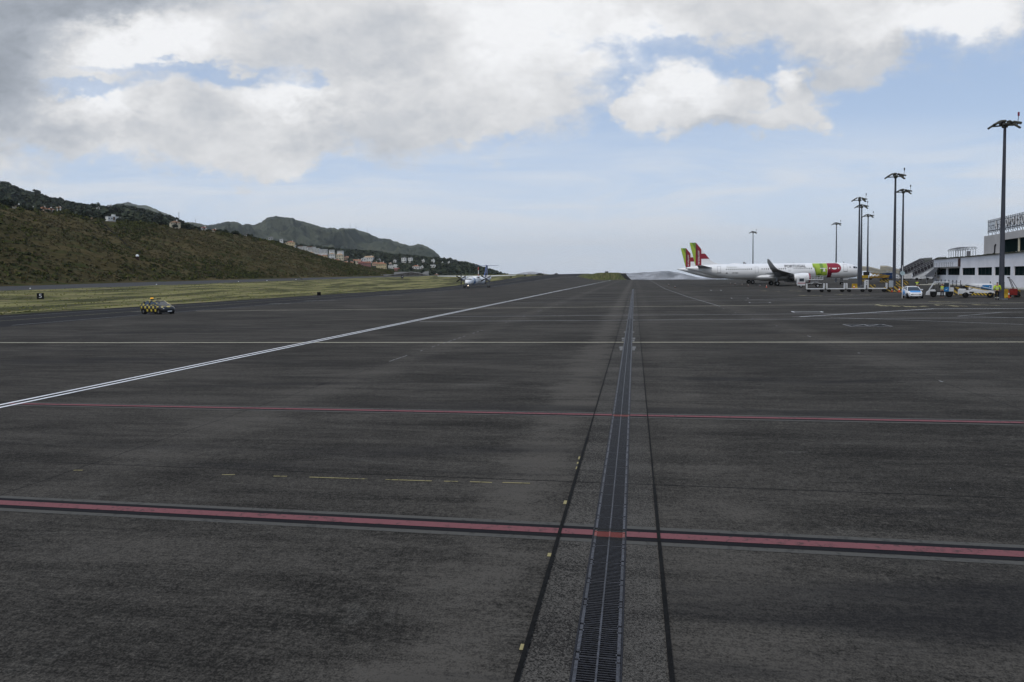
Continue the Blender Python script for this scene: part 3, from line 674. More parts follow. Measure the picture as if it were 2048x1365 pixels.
# ---------------------------------------------------------------- slot drain with cast grates
dr = empty('drainage_channel', (GX0+.22, 5.0, 0), 0, 'long dark cast iron slot drain running straight up the apron between two joints', 'drain')
def loc_b(mb_): mb_.v = [(x-(GX0+.22), y-5.0, z) for x, y, z in mb_.v]; return mb_
M_IRON = mat('cast_iron', (0.060, 0.064, 0.078), .42, .35, .25, 22)
M_PIT = mat('channel_pit', (0.006, 0.006, 0.007), .9)
m, g2, b = bsdf('grate_iron'); ge = g2.nt.nodes.new('ShaderNodeNewGeometry'); s = g2.sep(ge.outputs['Position'])
nn_ = g2.noise(ge.outputs['Position'], 25, 4, .65); n3_ = g2.noise(g2.comb(0.0, g2.m('MULTIPLY', s[1], 1.0), 0.0), .9, 3, .6)
c = g2.mix(g2.ss(nn_, .3, .7), (0.022, 0.024, 0.030), (0.070, 0.075, 0.090)); c = g2.mix(g2.ss(n3_, .40, .62, 0, .5), c, (0.016, 0.017, 0.021))
for yc in (8.74, 16.32):
    f = g2.m('LESS_THAN', g2.m('ABSOLUTE', g2.m('SUBTRACT', s[1], yc)), .09); c = g2.mix(g2.m('MULTIPLY', f, .9), c, (0.20, 0.045, 0.038))
    f = g2.m('MULTIPLY', g2.m('LESS_THAN', g2.m('ABSOLUTE', g2.m('SUBTRACT', s[1], yc)), .20), g2.m('GREATER_THAN', g2.m('ABSOLUTE', g2.m('SUBTRACT', s[1], yc)), .09)); c = g2.mix(f, c, (0.010, 0.010, 0.011))
g2.put(b.inputs['Base Color'], c); b.inputs['Roughness'].default_value = .5; b.inputs['Metallic'].default_value = .0; b.inputs['Specular IOR Level'].default_value = .3; M_GRATE = m
mb = MB(); W = GX1-GX0; xc = (GX0+GX1)/2; zt = SLOPE*xc
mb.box(xc, (GYEND-3)/2-1.5, zt-.30, W-.002, GYEND+3, .02)
for x in (GX0+.006, GX1-.006): mb.box(x, (GYEND-3)/2-1.5, zt-.29, .010, GYEND+3, .288)
loc_b(mb).build('channel', M_PIT, dr)
mb = MB()
for x in (GX0+.010, GX1-.010): mb.box(x, (GYEND-3)/2-1.5, zt-.02, .018, GYEND+3, .026)
loc_b(mb).build('channel_frame', mat('frame_steel', (0.022, 0.023, 0.028), .6, .3, .2, 10), dr)
GW = W-.040   # grate width inside the frame
def grate_mb(y0):
    """one 0.5 m grate: edge rails with bolt notches, centre rib, paired slot bars"""
    mb = MB(); hw = GW/2; L_ = .496; t = .022; e = .034; z = -t+.004
    mb.box(0, y0+L_/2, z, .020, L_, t, bev=.003)
    for s in (-1, 1):
        # rail pieces broken by the two notches near the module ends
        for a, b_ in ((.072, L_-.072),): mb.box(s*(hw-e/2), y0+(a+b_)/2, z, e, b_-a, t, bev=.003)
        for a, b_ in ((0, .044), (L_-.044, L_)): mb.box(s*(hw-e/2), y0+(a+b_)/2, z, e, b_-a, t-.003, bev=.003)
        for a in (.044, L_-.072): mb.box(s*(hw-e-.004), y0+a+.014, z, .012, .028, t, bev=.002)
    mb.mi(1); n = 14
    for k in range(n+1):
        yy = y0+.004+k*(L_-.008)/n
        for s in (-1, 1): mb.box(s*(hw-e+.010)/2, yy, z+.004, hw-e-.006, .0125, t-.009)
    return mb
M_BAR = M_GRATE.copy(); M_BAR.name = 'grate_bars'
for nd in M_BAR.node_tree.nodes:
    if nd.type == 'MIX' and tuple(round(q, 3) for q in nd.inputs[6].default_value[:3]) == (.022, .024, .030): nd.inputs[6].default_value = (.006, .0065, .008, 1); nd.inputs[7].default_value = (.026, .028, .036, 1)
M_BAR.node_tree.nodes['Principled BSDF'].inputs['Specular IOR Level'].default_value = .16
M_BAR.node_tree.nodes['Principled BSDF'].inputs['Roughness'].default_value = .38
g0 = grate_mb(-.248).build('grate', [M_GRATE, M_BAR])
NG = 100
for k in range(NG):
    o = g0 if k == 0 else g0.copy()
    if k: COL.objects.link(o)
    o.parent = dr; o.location = (xc-(GX0+.22), 3.6+k*.5-5.0, zt+random.uniform(-.0015, .0015))
far = MB(); y0 = 3.6+NG*.5-.25
for s in (-1, 1):
    yy = y0
    while yy < GYEND-1: far.box(s*(GW/2-.017), yy+.17, zt-.018, .034, .34, .022); yy += .5
far.box(0, (y0+GYEND)/2, zt-.016, .020, GYEND-y0, .022)
yy = y0
while yy < GYEND-.2: far.box(0, yy, zt-.018, GW-.07, .10, .018); yy += .2
far.v = [(x+xc-(GX0+.22), y-5.0, z) for x, y, z in far.v]
tag(far.build('grate', M_GRATE, dr), kind='stuff')
mb = MB()
for y, w in ((35.2, .10), (36.4, .14), (40.5, .08), (31.0, .12), (31.8, .16), (57.8, .12), (73.4, .15), (51.4, .1)):
    for s in (-1, 1): quad_strip(mb, [(xc+s*(W/2+w/2), y-.45), (xc+s*(W/2+w/2), y+.45)], w, LIFT*2)
tag(mb.build('mortar_patches', paint_mat('mortar', (0.16, 0.16, 0.155), .6), fixn=False), kind='structure')
# ---------------------------------------------------------------- houses on the slopes
WALL = {k: mat('wall_'+k, c, .9, 0, .08, .5) for k, c in dict(white=(.66,.66,.64), cream=(.60,.53,.39), yellow=(.55,.45,.27), pink=(.36,.17,.15), grey=(.36,.36,.36), peach=(.62,.42,.30)).items()}
ROOF = {k: mat('roof_'+k, c, .9, 0, .2, 1.5) for k, c in dict(orange=(.33,.165,.10), brown=(.24,.15,.10), tan=(.42,.30,.20), grey=(.25,.25,.25), white=(.6,.6,.58), red=(.28,.11,.09)).items()}
M_WIN = mat('window_glass_dark', (.02, .025, .03), .15, 0, .1)
M_FRAMEW = mat('window_frame_white', (.7, .7, .68), .6)
def house(loc, rz, w, d, h, wall, roof, style, label, group, storeys=1, nwin=3, chimney=True):
    r = empty('house', loc, rz, label, 'house', group)
    b = MB(); b.box(0, 0, -3.5, w, d, h+3.5)
    wl = b.build('wall', WALL[wall], r)
    e = .45; mb = MB()
    if style == 'hip':
        rh = min(w, d)*.24; k = max(.3, (w-d)/2)
        P = [(-w/2-e,-d/2-e,h),(w/2+e,-d/2-e,h),(w/2+e,d/2+e,h),(-w/2-e,d/2+e,h),(-k,0,h+rh),(k,0,h+rh)]
        mb.add(P, [(3,2,1,0),(0,1,5,4),(2,3,4,5),(1,2,5),(3,0,4)])
    elif style == 'gable':
        rh = d*.24
        P = [(-w/2-e,-d/2-e,h),(w/2+e,-d/2-e,h),(w/2+e,d/2+e,h),(-w/2-e,d/2+e,h),(-w/2-e,0,h+rh),(w/2+e,0,h+rh)]
        mb.add(P, [(3,2,1,0),(0,1,5,4),(2,3,4,5),(1,2,5),(3,0,4)])
    else:
        mb.box(0, 0, h, w+.3, d+.3, .35); mb.box(w*.15, 0, h+.35, w*.3, d*.4, 1.4)
        rh = 1
    rf = mb.build('roof', ROOF[roof], r)
    if chimney and style != 'flat':
        c = MB().box(w*.2, d*.12, h+rh*.35, .8, .8, rh*.9+.5).build('chimney', WALL['white'], rf)
    for s in range(storeys):
        for i in range(nwin):
            x = -w/2+w*(i+.5)/nwin; z = (h/storeys)*s+h/storeys*.32
            wn = MB().box(x, -d/2-.03, z, min(1.2, w/nwin*.36), .08, h/storeys*.36).build('window', M_WIN, r)
            MB().box(x, -d/2-.06, z-.14, min(1.2, w/nwin*.36)+.25, .10, .14).build('sill', M_FRAMEW, wn)
    dn = MB().box(w*.08, -d/2-.03, 0, 1.0, .09, 2.1).build('door', mat('door_brown', (.12, .07, .04), .7), r)
    return r
def face(loc): return math.atan2(-loc[0], loc[1])   # turn the front (-y) towards the airfield
HS = [  # px, py of the house foot, width px, range, wall, roof, style, storeys, label, group
 (582,495,15,'D','yellow','orange','hip',2,'cream walled villa with terracotta hip roof left of the white apartment blocks'),
 (569,493,9,'D','cream','tan','hip',1,'low cream house just left of the terracotta roofed villa'),
 (563,489,6,'D','white','grey','gable',2,'tiny bright white house on the hill shoulder skyline'),
 (541.5,485,9,'D','grey','grey','flat',2,'grey flat-roofed house on the skyline left of the tiny white one'),
 (622,511,12,'D','cream','tan','hip',1,'tan-roofed house directly below the apartment blocks'),
 (636.5,516.5,12,'D','peach','orange','hip',1,'orange-roofed peach house at the left of the upper villa row'),
 (650,517,9,'D','yellow','orange','gable',1,'small ochre gable house left of the white villa in the upper row'),
 (664,519,12,'D','white','tan','hip',2,'white villa with tan roof left of the big cream villa'),
 (680,520.5,15,'D','cream','tan','hip',2,'big cream villa with a pale roof, tallest of the upper row'),
 (692,520,10,'D','peach','orange','gable',1,'orange-roofed house beside the pair of dark cypresses'),
 (667.5,527.5,19,'D','peach','orange','gable',1,'long orange roof half hidden by the crest of the cutting'),
 (692,532,17,'D','yellow','orange','hip',1,'yellow house with orange roof at the left end of the lower row'),
 (702.5,531,10,'D','peach','orange','hip',1,'narrow orange-roofed house second in the lower row'),
 (714.5,533,14,'D','cream','orange','gable',2,'cream gable house just left of the red terrace'),
 (727,528,9,'D','white','white','flat',2,'small white flat-roofed house above the red terrace'),
 (739,526,17,'D','white','tan','gable',2,'large white house with shallow pale gable above the terrace row'),
 (758,524,7,'D','grey','grey','flat',1,'tiny grey house in the trees right of the large white house'),
 (723,537,12,'D','pink','red','gable',2,'left half of the red terrace with white window bays'),
 (735,537,12,'D','pink','orange','gable',2,'right half of the red terrace under an orange roof'),
 (751,532,12,'D','peach','orange','hip',1,'little orange-roofed house right of the red terrace'),
 (763,539.5,20,'D','yellow','orange','hip',2,'bright yellow villa with orange roof in the middle of the valley'),
 (780,533,9,'D','grey','tan','hip',1,'small grey house behind the bright yellow villa'),
 (788,537.5,20,'D','white','white','flat',1,'long low white building right of the bright yellow villa'),
 (794,544,10,'D','pink','red','gable',1,'small red and pink building above the ribbed grey wall'),
 (788.5,525.5,10,'D','white','grey','flat',1,'low white building left of the modern white pair in the woods'),
 (808,526,9,'D','white','grey','flat',2,'modern white house in the woods, left one of a pair'),
 (821,526,9,'D','white','grey','flat',2,'modern white house in the woods, right one of a pair'),
 (832.5,538.5,14,'D','white','orange','hip',1,'white house with bright orange roof alone above the curved road'),
 (843.5,539,7,'D','white','white','flat',1,'white annex touching the lone orange-roofed house'),
 (866.5,530,6,'D','white','white','flat',2,'tiny white two storey house in the woods under the cliff'),
 (884.5,530.5,5,'D','white','white','flat',1,'white speck of a house right below the cliff foot'),
 (898,529,4,'D','white','white','flat',1,'rightmost white speck of a house high in the ridge woods'),
 (846.5,525.5,6,'D','white','white','flat',1,'small white roof above and right of the modern pair'),
 (866,535.5,11,'D','white','grey','flat',1,'thin white terrace low in the woods left of the propeller aircraft'),
 (872,556,8,'D','peach','orange','hip',1,'small orange-roofed hut at the grass edge beyond the wing tip'),
]
HD = []
for hh in HS:
    D = float(np.clip(RD.hit(hh[0], hh[1])[1], 660, 1200)); HD.append(D); CLEARS.append((hh[0], D, hh[2]))
CLEARS += [(615, 1180, 90), (672, 1180, 34)]
wood(RA, 5200, -60, 430, 3.0, 6.5, 'mountain_woodland', 'dark woodland covering the mountain above the hillside houses', .06)
wood(RD, 4200, 560, 1030, 2.6, 5.6, 'ridge_woodland', 'dark green woodland covering the ridge behind the houses', .10, .1)
for (px, py, wpx, rg, wall, roof, style, st, label), D in zip(HS, HD):
    q = at(px, py, D); w = wpx*D/F*.95; h = (3.1*st)*(D/800)**.3*1.0
    house(q, face(q)+random.uniform(-.3, .3), w, min(w*.8, 11), h*1.15, wall, roof, style, label, 'houses on the wooded ridge', st, max(1, min(5, int(wpx/4))))
# white apartment blocks on the shoulder
for i, (px, py, wpx, hpx, nf, nc, label) in enumerate([
  (588,498.5,9,7,2,3,'leftmost white block of the cluster, low beside the terracotta villa'),
  (601,499.5,11,8,3,4,'second white block of the cluster with cream balconies'),
  (610,500.5,9,8,3,3,'third block of the cluster with a reddish roof band'),
  (619.5,501.5,11,9,4,4,'fourth block of the cluster, tallest in its left half'),
  (628.5,505,8,10,4,3,'narrow white block left of the grey-white pair'),
  (636,506.5,9,10,4,3,'grey-white block touching the left of the square-windowed slab'),
  (648,507,16,10,5,5,'five storey white slab with square windows, right end of the cluster'),
  (663.5,504,11,3.5,1,4,'long low white building right of the square-windowed slab'),
  (681,505.5,13,3,1,4,'flat white roofs farthest right on the apartment hill')]):
    D = 1180-i*14; q = at(px, py, D); w, h = wpx*D/F*.80, hpx*D/F*random.uniform(.62, .92)
    r = empty('apartment_block', q, face(q)+random.uniform(-.15, .15), label, 'apartment block', 'white apartment blocks on the hill shoulder')
    MB().box(0, 0, -14, w, 14, h+14).build('wall', WALL['white'], r)
    rf = MB().box(0, 0, h, w+.6, 14.6, .7).build('roof', ROOF['orange' if i in (1, 3) else 'white'], r)
    for a in range(nf):
        for c_ in range(nc): MB().box(-w/2+w*(c_+.5)/nc, -7.06, h*(a+.25)/nf, w/nc*.45, .2, h/nf*.5).build('window', M_WIN, r)
# houses just behind the crest of the cutting
for (px, py, wpx, hpx, wall, roof, D, style, label) in [
  (100,425.5,15,6,'white','orange',352,'hip','white house with a broad bright orange roof on the hilltop left of the bare bush'),
  (86,422,16,4,'peach','orange',366,'hip','low wing with orange roof joined to the left of the white hilltop house'),
  (64,424,18,5,'cream','tan',366,'hip','tan-roofed house half sunk behind the hilltop bushes'),
  (34,419,18,6,'cream','brown',375,'hip','leftmost hilltop house with a faded brown roof'),
  (118,422,7,6,'white','tan',380,'gable','small white gable of a house right of the orange roofed hilltop house'),
  (188,441,12,3,'peach','brown',395,'hip','low brown roof peeping over the crest left of the white villa'),
  (224,443,22,9,'white','white',392,'flat','white modern villa with terraces on the crest of the cutting'),
  (240,445,9,4,'grey','grey',400,'flat','small grey-blue shed at the right side of the white modern villa'),
  (350,452,20,6,'cream','brown',470,'hip','pale house with brown roof on the crest below the electricity pylons'),
  (408,462,11,6,'white','red',520,'hip','white house with a red roof on the crest left of the far mountain'),
  (429,465,10,4,'cream','orange',540,'hip','small cream house right of the red roofed one on the crest'),
  (474,473,12,5,'cream','brown',570,'hip','cream house with pale brown roof on the crest beneath the mountain'),
  (493,475,9,3,'white','grey',580,'flat','low white house beside the cream one on the crest beneath the mountain'),
  (220,416,9,3,'white','white',900,'flat','tiny white house on the skyline of the wooded mountain beside a round tree'),
  (196,420,6,3,'white','grey',860,'gable','small pale house on the wooded mountain under the skyline'),
  (157,430,4,2.5,'white','white',700,'flat','white speck of a house in the woods above the crest bushes')]:
    if D < 600: D = 333/abs(math.sin(azim(px)))+8
    cc = math.cos(math.atan((px-CX)/F)); q = at(px, py-1.5, D); w = wpx*D/F*cc*cc; h = hpx*D/F*cc
    house((q[0], q[1], q[2]), face(q)+random.uniform(-.25, .25), w, min(10, w), h*.72, wall, roof, style, label, 'houses along the top of the cutting', 1, max(2, int(wpx/5)))
# ---------------------------------------------------------------- single trees and bushes along the crest
M_BARK = mat('bark', (.05, .04, .03), .95)
def tree(loc, h, cw, kind, label, cat='tree', group=None):
    r = empty(kind, loc, random.uniform(0, 6), label, cat, group)
    mb = MB(); mb.cyl((0, 0, -1.2), (0, 0, h*.45), h*.035+.05, h*.02, 7)
    for k in range(4):
        a = k*1.6+random.random(); mb.cyl((0, 0, h*(.25+.06*k)), (math.cos(a)*cw*.28, math.sin(a)*cw*.28, h*(.5+.07*k)), h*.012+.03, .02, 5)
    mb.build('trunk', M_BARK, r)
    P, S_ = [], []
    if kind == 'cypress':
        for k in range(16): t = (k+.5)/16; P.append((random.uniform(-.1, .1)*cw, random.uniform(-.1, .1)*cw, h*(.1+.85*t))); S_.append(cw*.5*(1-t*.75)*random.uniform(.8, 1.1))
    else:
        for k in range(18):
            a = random.random()*6.28; t = random.random(); rr = cw*.38*math.sqrt(random.random())
            P.append((math.cos(a)*rr, math.sin(a)*rr, h*(.42+.42*t)*(1-.12*rr/cw))); S_.append(cw*random.uniform(.14, .25))
    clump_mesh('crown', P, S_, M_TREES, 16, .30, .95, r)
    return r
Rt = random.Random(11)
names = ['round dark bush', 'low spreading bush', 'ragged bush', 'dense bush', 'tall bush', 'windblown bush']
crest_px = [8,22,45,60,75,95,127,140,165,196,205,238,262,275,290,322,330,350,372,385,398,420,436,450,470,486,500,514,530,548,566,580,597,615,640,660]
near = ['below the woods', 'by the hilltop houses', 'by the white modern villa', 'under the pylons', 'under the far mountain', 'above the apartment blocks']
for i, px in enumerate(crest_px):
    py = float(np.interp(px, [p[0] for p in HC], [p[1] for p in HC])); r_ = ray(px, py); t = -331.0/r_[0]; y = t*r_[1]; x = -331.0
    z = float(hz(x, y)); hh = Rt.uniform(2.2, 4.6)*(1.5 if px in (8, 196, 262, 322) else 1)
    tree((x, y, z-.4), hh, hh*Rt.uniform(1.1, 1.6), 'bush', '%s on the cutting crest %s, %s from the left' % (names[i % 6], near[min(5, i//6)], ['1st','2nd','3rd'][i] if i < 3 else (str(i+1)+('st' if i in (20, 30) else 'nd' if i in (21, 31) else 'rd' if i in (22, 32) else 'th'))), 'bush', 'bushes along the crest')
for px, py, h, cw, kind, label in [(699,527,11,5,'cypress','dark pointed cypress, left one of the pair beside the upper row of houses'),(709,528,12,6,'cypress','dark pointed cypress, right one of the pair beside the upper row of houses'),
   (672,502,8,6,'broadleaf_tree','round dark tree standing between the low white buildings right of the apartment slab'),(889,523,9,9,'broadleaf_tree','round tree on the ridge skyline just right of the cliff foot'),
   (901,524,8,10,'broadleaf_tree','bushy tree on the ridge skyline, second right of the cliff foot'),(912,527,10,7,'pine_tree','pointed pine on the ridge skyline above the left propeller'),(925,529,9,11,'broadleaf_tree','wide tree group top on the ridge skyline above the aircraft nose'),
   (936,531,9,8,'broadleaf_tree','tree on the ridge skyline left of the aircraft tail'),(940,533,7,7,'broadleaf_tree','smaller tree touching the one left of the aircraft tail'),(964,540,8,9,'broadleaf_tree','tree on the falling ridge line behind the tail fin'),
   (980,546,7,8,'broadleaf_tree','low tree on the falling ridge line right of the tail fin'),(994,551,5,6,'bush','last small bush where the ridge meets the grass'),(219,412,12,10,'broadleaf_tree','round tree on the skyline beside the tiny white house on the wooded mountain'),
   (73,388,15,11,'broadleaf_tree','tree sticking out of the skyline of the wooded mountain at the left'),(190,412,14,13,'broadleaf_tree','tree on the wooded mountain skyline left of the tiny white house')]:
    rg = RA if px < 300 else RD; D = rg.Dc if kind != 'cypress' else 820; q = at(px, py, D); z = q[2] if kind == 'cypress' else float(rg.z(px, D))-1
    sc_h = D/F*1.0
    tree((q[0], q[1], z-h*.35), h*sc_h*1.15, cw*sc_h*1.1, kind, label, 'tree', 'single trees on the skyline' if kind != 'cypress' else 'cypresses')
# ---------------------------------------------------------------- pylons, masts, turbines
M_GALV = mat('galvanised_steel', (.20, .21, .22), .6, .2)
def pylon(px, py0, py1, D, label, arms=True):
    q = at(px, py1, D); h = (py1-py0)*D/F; r = empty('pylon', q, face(q), label, 'pylon', 'steel lattice masts on the skyline')
    mb = MB(); b = h*.08; t = h*.012+.15
    for sx in (-1, 1):
        for sy in (-1, 1): mb.cyl((sx*b, sy*b, -6), (sx*b*.15, sy*b*.15, h), t*.6, t*.4, 4)
    for k in range(8):
        a, c_ = k/8, (k+1)/8; wa, wc = b*(1-.85*a), b*(1-.85*c_)
        for sy in (-1, 1): mb.cyl((-wa, sy*wa, h*a), (wc, sy*wc, h*c_), t*.3, None, 4); mb.cyl((wa, sy*wa, h*a), (-wc, sy*wc, h*c_), t*.3, None, 4)
    mb.build('lattice_tower', M_GALV, r)
    if arms:
        for k, z in enumerate((.78, .88, .97)): MB().box(0, 0, h*z, h*(.22-.04*k), t, t).build('crossarm', M_GALV, r)
    else: MB().cyl((0, 0, h), (0, 0, h*1.12), t*.4, .05, 5).build('aerial', M_GALV, r)
pylon(358, 427, 441, 1300, 'tall lattice pylon at the right end of the wooded mountain')
pylon(391, 440, 449, 1500, 'smaller lattice pylon left of the far mountain, on the low saddle')
pylon(700.5, 447, 457, 3590, 'left red and white radio mast on the flat mountain shoulder', False)
pylon(712, 450, 458, 3590, 'middle radio mast on the flat mountain shoulder', False)
pylon(734.5, 457, 466, 3590, 'thin right radio mast where the mountain starts falling', False)
pylon(64, 396, 406, 1000, 'faint lattice mast in the woods above the hilltop houses', False)
hat = hatch('red_white_bands', (.45, .07, .06), (.7, .7, .68), .28, 2)
q = at(957, 557, 300); r = empty('beacon_mast', q, 0, 'thin red and white banded mast behind the tail of the propeller aircraft', 'mast')
MB().cyl((0, 0, -2), (0, 0, 5.0), .20, .20, 8).build('pole', hat, r); MB().cyl((0, 0, 5.0), (0, 0, 6.1), .05, .03, 6).build('aerial', M_GALV, r)
M_WHITE = mat('white_enamel', (.78, .79, .80), .4, 0, .04)
for px, py0, py1, a0, label in ((1072, 537.5, 545.5, 10, 'leftmost of the three far wind turbines on the island'), (1087.5, 541, 549, 55, 'middle one of the three far wind turbines'), (1106, 541.5, 550.5, 95, 'rightmost far wind turbine, beyond the end of the taxiway')):
    q = at(px, py1, 9000); h = (py1-py0)*9000/F; r = empty('wind_turbine', q, face(q), label, 'wind turbine', 'wind turbines')
    MB().cyl((0, 0, -20), (0, 0, h), 2.6, 1.8, 10).build('tower', M_WHITE, r)
    hub = MB().box(0, -1, h, 4, 8, 4).build('nacelle', M_WHITE, r)
    for k in range(3):
        a = math.radians(a0+120*k); MB().prism([(-1.3*math.cos(a), -5.5, h+1.5+1.3*math.sin(a)), (1.3*math.cos(a), -5.5, h+1.5-1.3*math.sin(a)), (math.sin(a)*26, -5.5, h+1.5+math.cos(a)*26)], (0, .6, 0)).build('blade', M_WHITE, r)
# ---------------------------------------------------------------- things at the foot of the cutting and on the grass
def text_part(txt, size, m, parent, loc, rz=0.0, sx=1.0, bold=0.0, name='lettering', vertical=False, thick=.012):
    vs, fs = text_tris(txt, size, bold, sx); mb = MB()
    c, s = math.cos(rz), math.sin(rz); out = []
    for (a, b_) in vs:
        if vertical: a, b_ = -b_, a
        out.append((loc[0]+a*c, loc[1]+a*s, loc[2]+b_))
    mb.add(out, fs); return mb.build(name, m, parent)
M_BLACK = mat('black_board', (.008, .008, .009), .6)
M_LET = mat('lettering_white', (.75, .75, .75), .6)
x, y = -103.5, 112.0
qq = at(80.5, 587, 152); z = float(hg(qq[0], qq[1]))
r = empty('distance_sign', (qq[0], qq[1], z), face(qq), 'black board with a white 5 in the grass beside the runway', 'sign')
kk = 152/F
MB().box(0, 0, .12, 9.6*kk, .25, 9.6*kk, bev=.03).build('board', M_BLACK, r)
for s in (-1, 1): MB().box(s*.5, 0, -.2, .08, .08, .34).build('leg', M_GALV, r)
text_part('5', 9.5*kk, M_LET, r, (0, -.14, .12+4.8*kk), bold=.01)
def black_box(px, py, D, w, h, label, num=None):
    q = at(px, py, D); z = float(hg(q[0], q[1])) if q[0] < -75 else float(hz(q[0], q[1]))
    r = empty('marker_board', (q[0], q[1], z), face(q), label, 'sign', 'black marker boards in the grass')
    MB().box(0, 0, .08, w, .2, h, bev=.02).build('board', M_BLACK, r); MB().box(0, 0, -.2, .1, .1, .3).build('leg', M_GALV, r)
    if num: text_part(num, h*.75, M_LET, r, (0, -.12, .08+h*.5))
q = gp(638, 592); black_box(638, 592, math.hypot(*q)*1.0, .85, .80, 'small black marker box in the middle of the grass strip')
black_box(804.5, 560, 400, 1.3, 1.7, 'black board with a small white 4 on the grass below the grey wall', '4')
black_box(1022, 557, 430, 1.3, .8, 'low black box on the grass right of the propeller aircraft')
black_box(1050, 553, 520, 1.6, .7, 'tiny dark box on the skyline of the far grass end')
q = at(274.5, 506, 1); 
for D in np.linspace(240, 400, 120):
    p = at(274.5, 508, D)
    if p[2] <= float(hz(p[0], p[1])): break
r = empty('slope_hut', (p[0], p[1], float(hz(p[0], p[1]))), face(p), 'small hut with a bright white domed cap half way up the cutting', 'hut')
MB().box(0, 0, -.5, 1.5, 1.5, 2.3, bev=.08).build('base', mat('hut_brown', (.045, .025, .02), .9), r)
mb = MB(); mb.loft([[(rr*math.cos(t*.7854), rr*math.sin(t*.7854), zz) for t in range(8)] for rr, zz in ((.78, 1.8), (.74, 2.3), (.52, 2.7), (.12, 2.95))]); mb.build('domed_cap', M_WHITE, r, True)
# gutters down the slope
for (pa, pb, label) in (((205, 448), (262, 500), 'long dark drainage gutter running down the cutting below the white villa'), ((562, 520), (604, 560), 'pale drainage gutter running down the lower right part of the cutting')):
    mb = MB(); pts_ = []
    for k in range(14):
        px, py = pa[0]+(pb[0]-pa[0])*k/13, pa[1]+(pb[1]-pa[1])*k/13
        for D in np.linspace(240, 800, 400):
            p = at(px, py, D)
            if p[2] <= float(hz(p[0], p[1])): break
        pts_.append((p[0], p[1], float(hz(p[0], p[1]))+.35))
    mb.path(pts_, .28, 5); o = mb.build('slope_gutter', mat('gutter_dark', (.02, .02, .02), .9) if pa[0] < 300 else mat('gutter_pale', (.07, .065, .04), .9)); tag(o, label, 'gutter')
# tunnel portal
q = at(706.5, 561, 590); kk = 590/F
r = empty('tunnel_portal', q, face(q), 'white framed portal at the foot of the cutting with a red shutter inside', 'portal')
mb = MB(); w, h = 19.5*kk, 7.2*kk
mb.box(0, 0, h*.72, w, 5, h*.28); mb.box(-w*.37, 0, -1, w*.26, 5, h*.72+1); mb.box(w*.45, 0, -1, w*.10, 5, h*.72+1)
mb.build('frame', M_WHITE, r); MB().box(w*.08, 1.2, -1, w*.64, 1.0, h*.72+1).build('opening', M_BLACK, r)
MB().box(w*.05, .5, h*.25, w*.46, .6, h*.3).build('shutter', mat('dark_red', (.18, .012, .03), .6), r)
# grey retaining wall and curved road beyond the grass
M_CONC = mat('grey_concrete', (.30, .30, .29), .9, 0, .15, .3); M_CONCD = mat('dark_ribbed_concrete', (.085, .08, .072), .95, 0, .35, .6)
def wall_strip(name, ptop, pbot_y, D, m, thick, label, cat, parent=None):
    mb = MB()
    for (a, b_) in zip(ptop[:-1], ptop[1:]):
        A = at(a[0], a[1], D); B = at(b_[0], b_[1], D); A2 = at(a[0], pbot_y, D); B2 = at(b_[0], pbot_y, D)
        nx, ny = A[0]/D*thick, A[1]/D*thick
        mb.prism([A2, B2, B, A], (nx, ny, 0))
    o = mb.build(name, m, parent)
    if not parent: tag(o, label, cat)
    return o
wall_strip('retaining_wall', [(745,556.5),(765,554),(790,550),(805,547.2),(822,544.8),(838,546.8),(852,550.5),(862,553)], 562, 640, M_CONCD, 3, 'tall dark ribbed retaining wall with a curved top beyond the grass', 'wall')
wall_strip('road_parapet', [(752,554.6),(775,551.5),(796,548),(808,545.4),(822,543.6),(838,545.4),(848,548),(858,551.5)], 549.4, 644, M_CONC, 2, 'pale curved road parapet running along the top of the ribbed wall', 'parapet')
wall_strip('ramp_wall', [(842,547.8),(850,543.5),(857.5,542.5)], 549, 650, M_CONC, 6, 'short pale ramp climbing at the right end of the curved road', 'wall')
wall_strip('terrace_wall', [(788,545.2),(800,544),(812,544.2),(815,546)], 551, 665, M_CONC, 5, 'flat pale terrace behind the left half of the curved road', 'wall')
wall_strip('field_wall', [(722,556),(745,557.5),(760,558.5)], 566, 600, mat('field_green', (.03, .04, .015), .95), 3, 'dark green field edge between the cutting and the ribbed wall', 'bank')
# small vehicles and lights on the far crest
def far_vehicle(px, py, D, w, h, body, label):
    q = at(px, py, D); r = empty('service_vehicle', q, face(q), label, 'vehicle')
    MB().box(0, 0, .35, w, 1.9, h*.5, bev=.15).build('body', body, r)
    MB().box(-w*.05, 0, .35+h*.5, w*.55, 1.7, h*.42, bev=.2).build('cabin', M_WIN, r)
    for s in (-1, 1): MB().cyl((s*w*.3, -1.0, .35), (s*w*.3, 1.0, .35), .35).build('wheel', M_BLACK, r)
far_vehicle(1113, 551, 640, 5.0, 1.7, mat('dark_van', (.02, .02, .02), .5), 'dark vehicle on the crest at the end of the taxiway')
far_vehicle(1080, 551, 560, 6.5, 1.5, mat('dark_van', (.02, .02, .02), .5), 'low dark vehicle at the left end of the far crest')
far_vehicle(1214, 549.5, 590, 5.5, 2.6, mat('grey_van', (.3, .31, .32), .5), 'grey van parked on top of the grass bank')
far_vehicle(1237.5, 552.5, 552, 2.5, 2.2, M_WHITE, 'white cart against the end wall of the grass bank')
for px, col, label in ((1058, (.25, .03, .05), 'red marker light post on the far left of the crest'), (1062, (.3, .3, .32), 'pale marker post right beside the red one on the far crest')):
    q = at(px, 551, 600); r = empty('marker_light', q, 0, label, 'marker light')
    MB().cyl((0, 0, -.5), (0, 0, 1.2), .12, .12, 6).build('post', M_GALV, r); MB().cyl((0, 0, 1.2), (0, 0, 1.9), .45, .3, 8).build('lamp_head', mat('lamp'+str(px), col, .5), r)
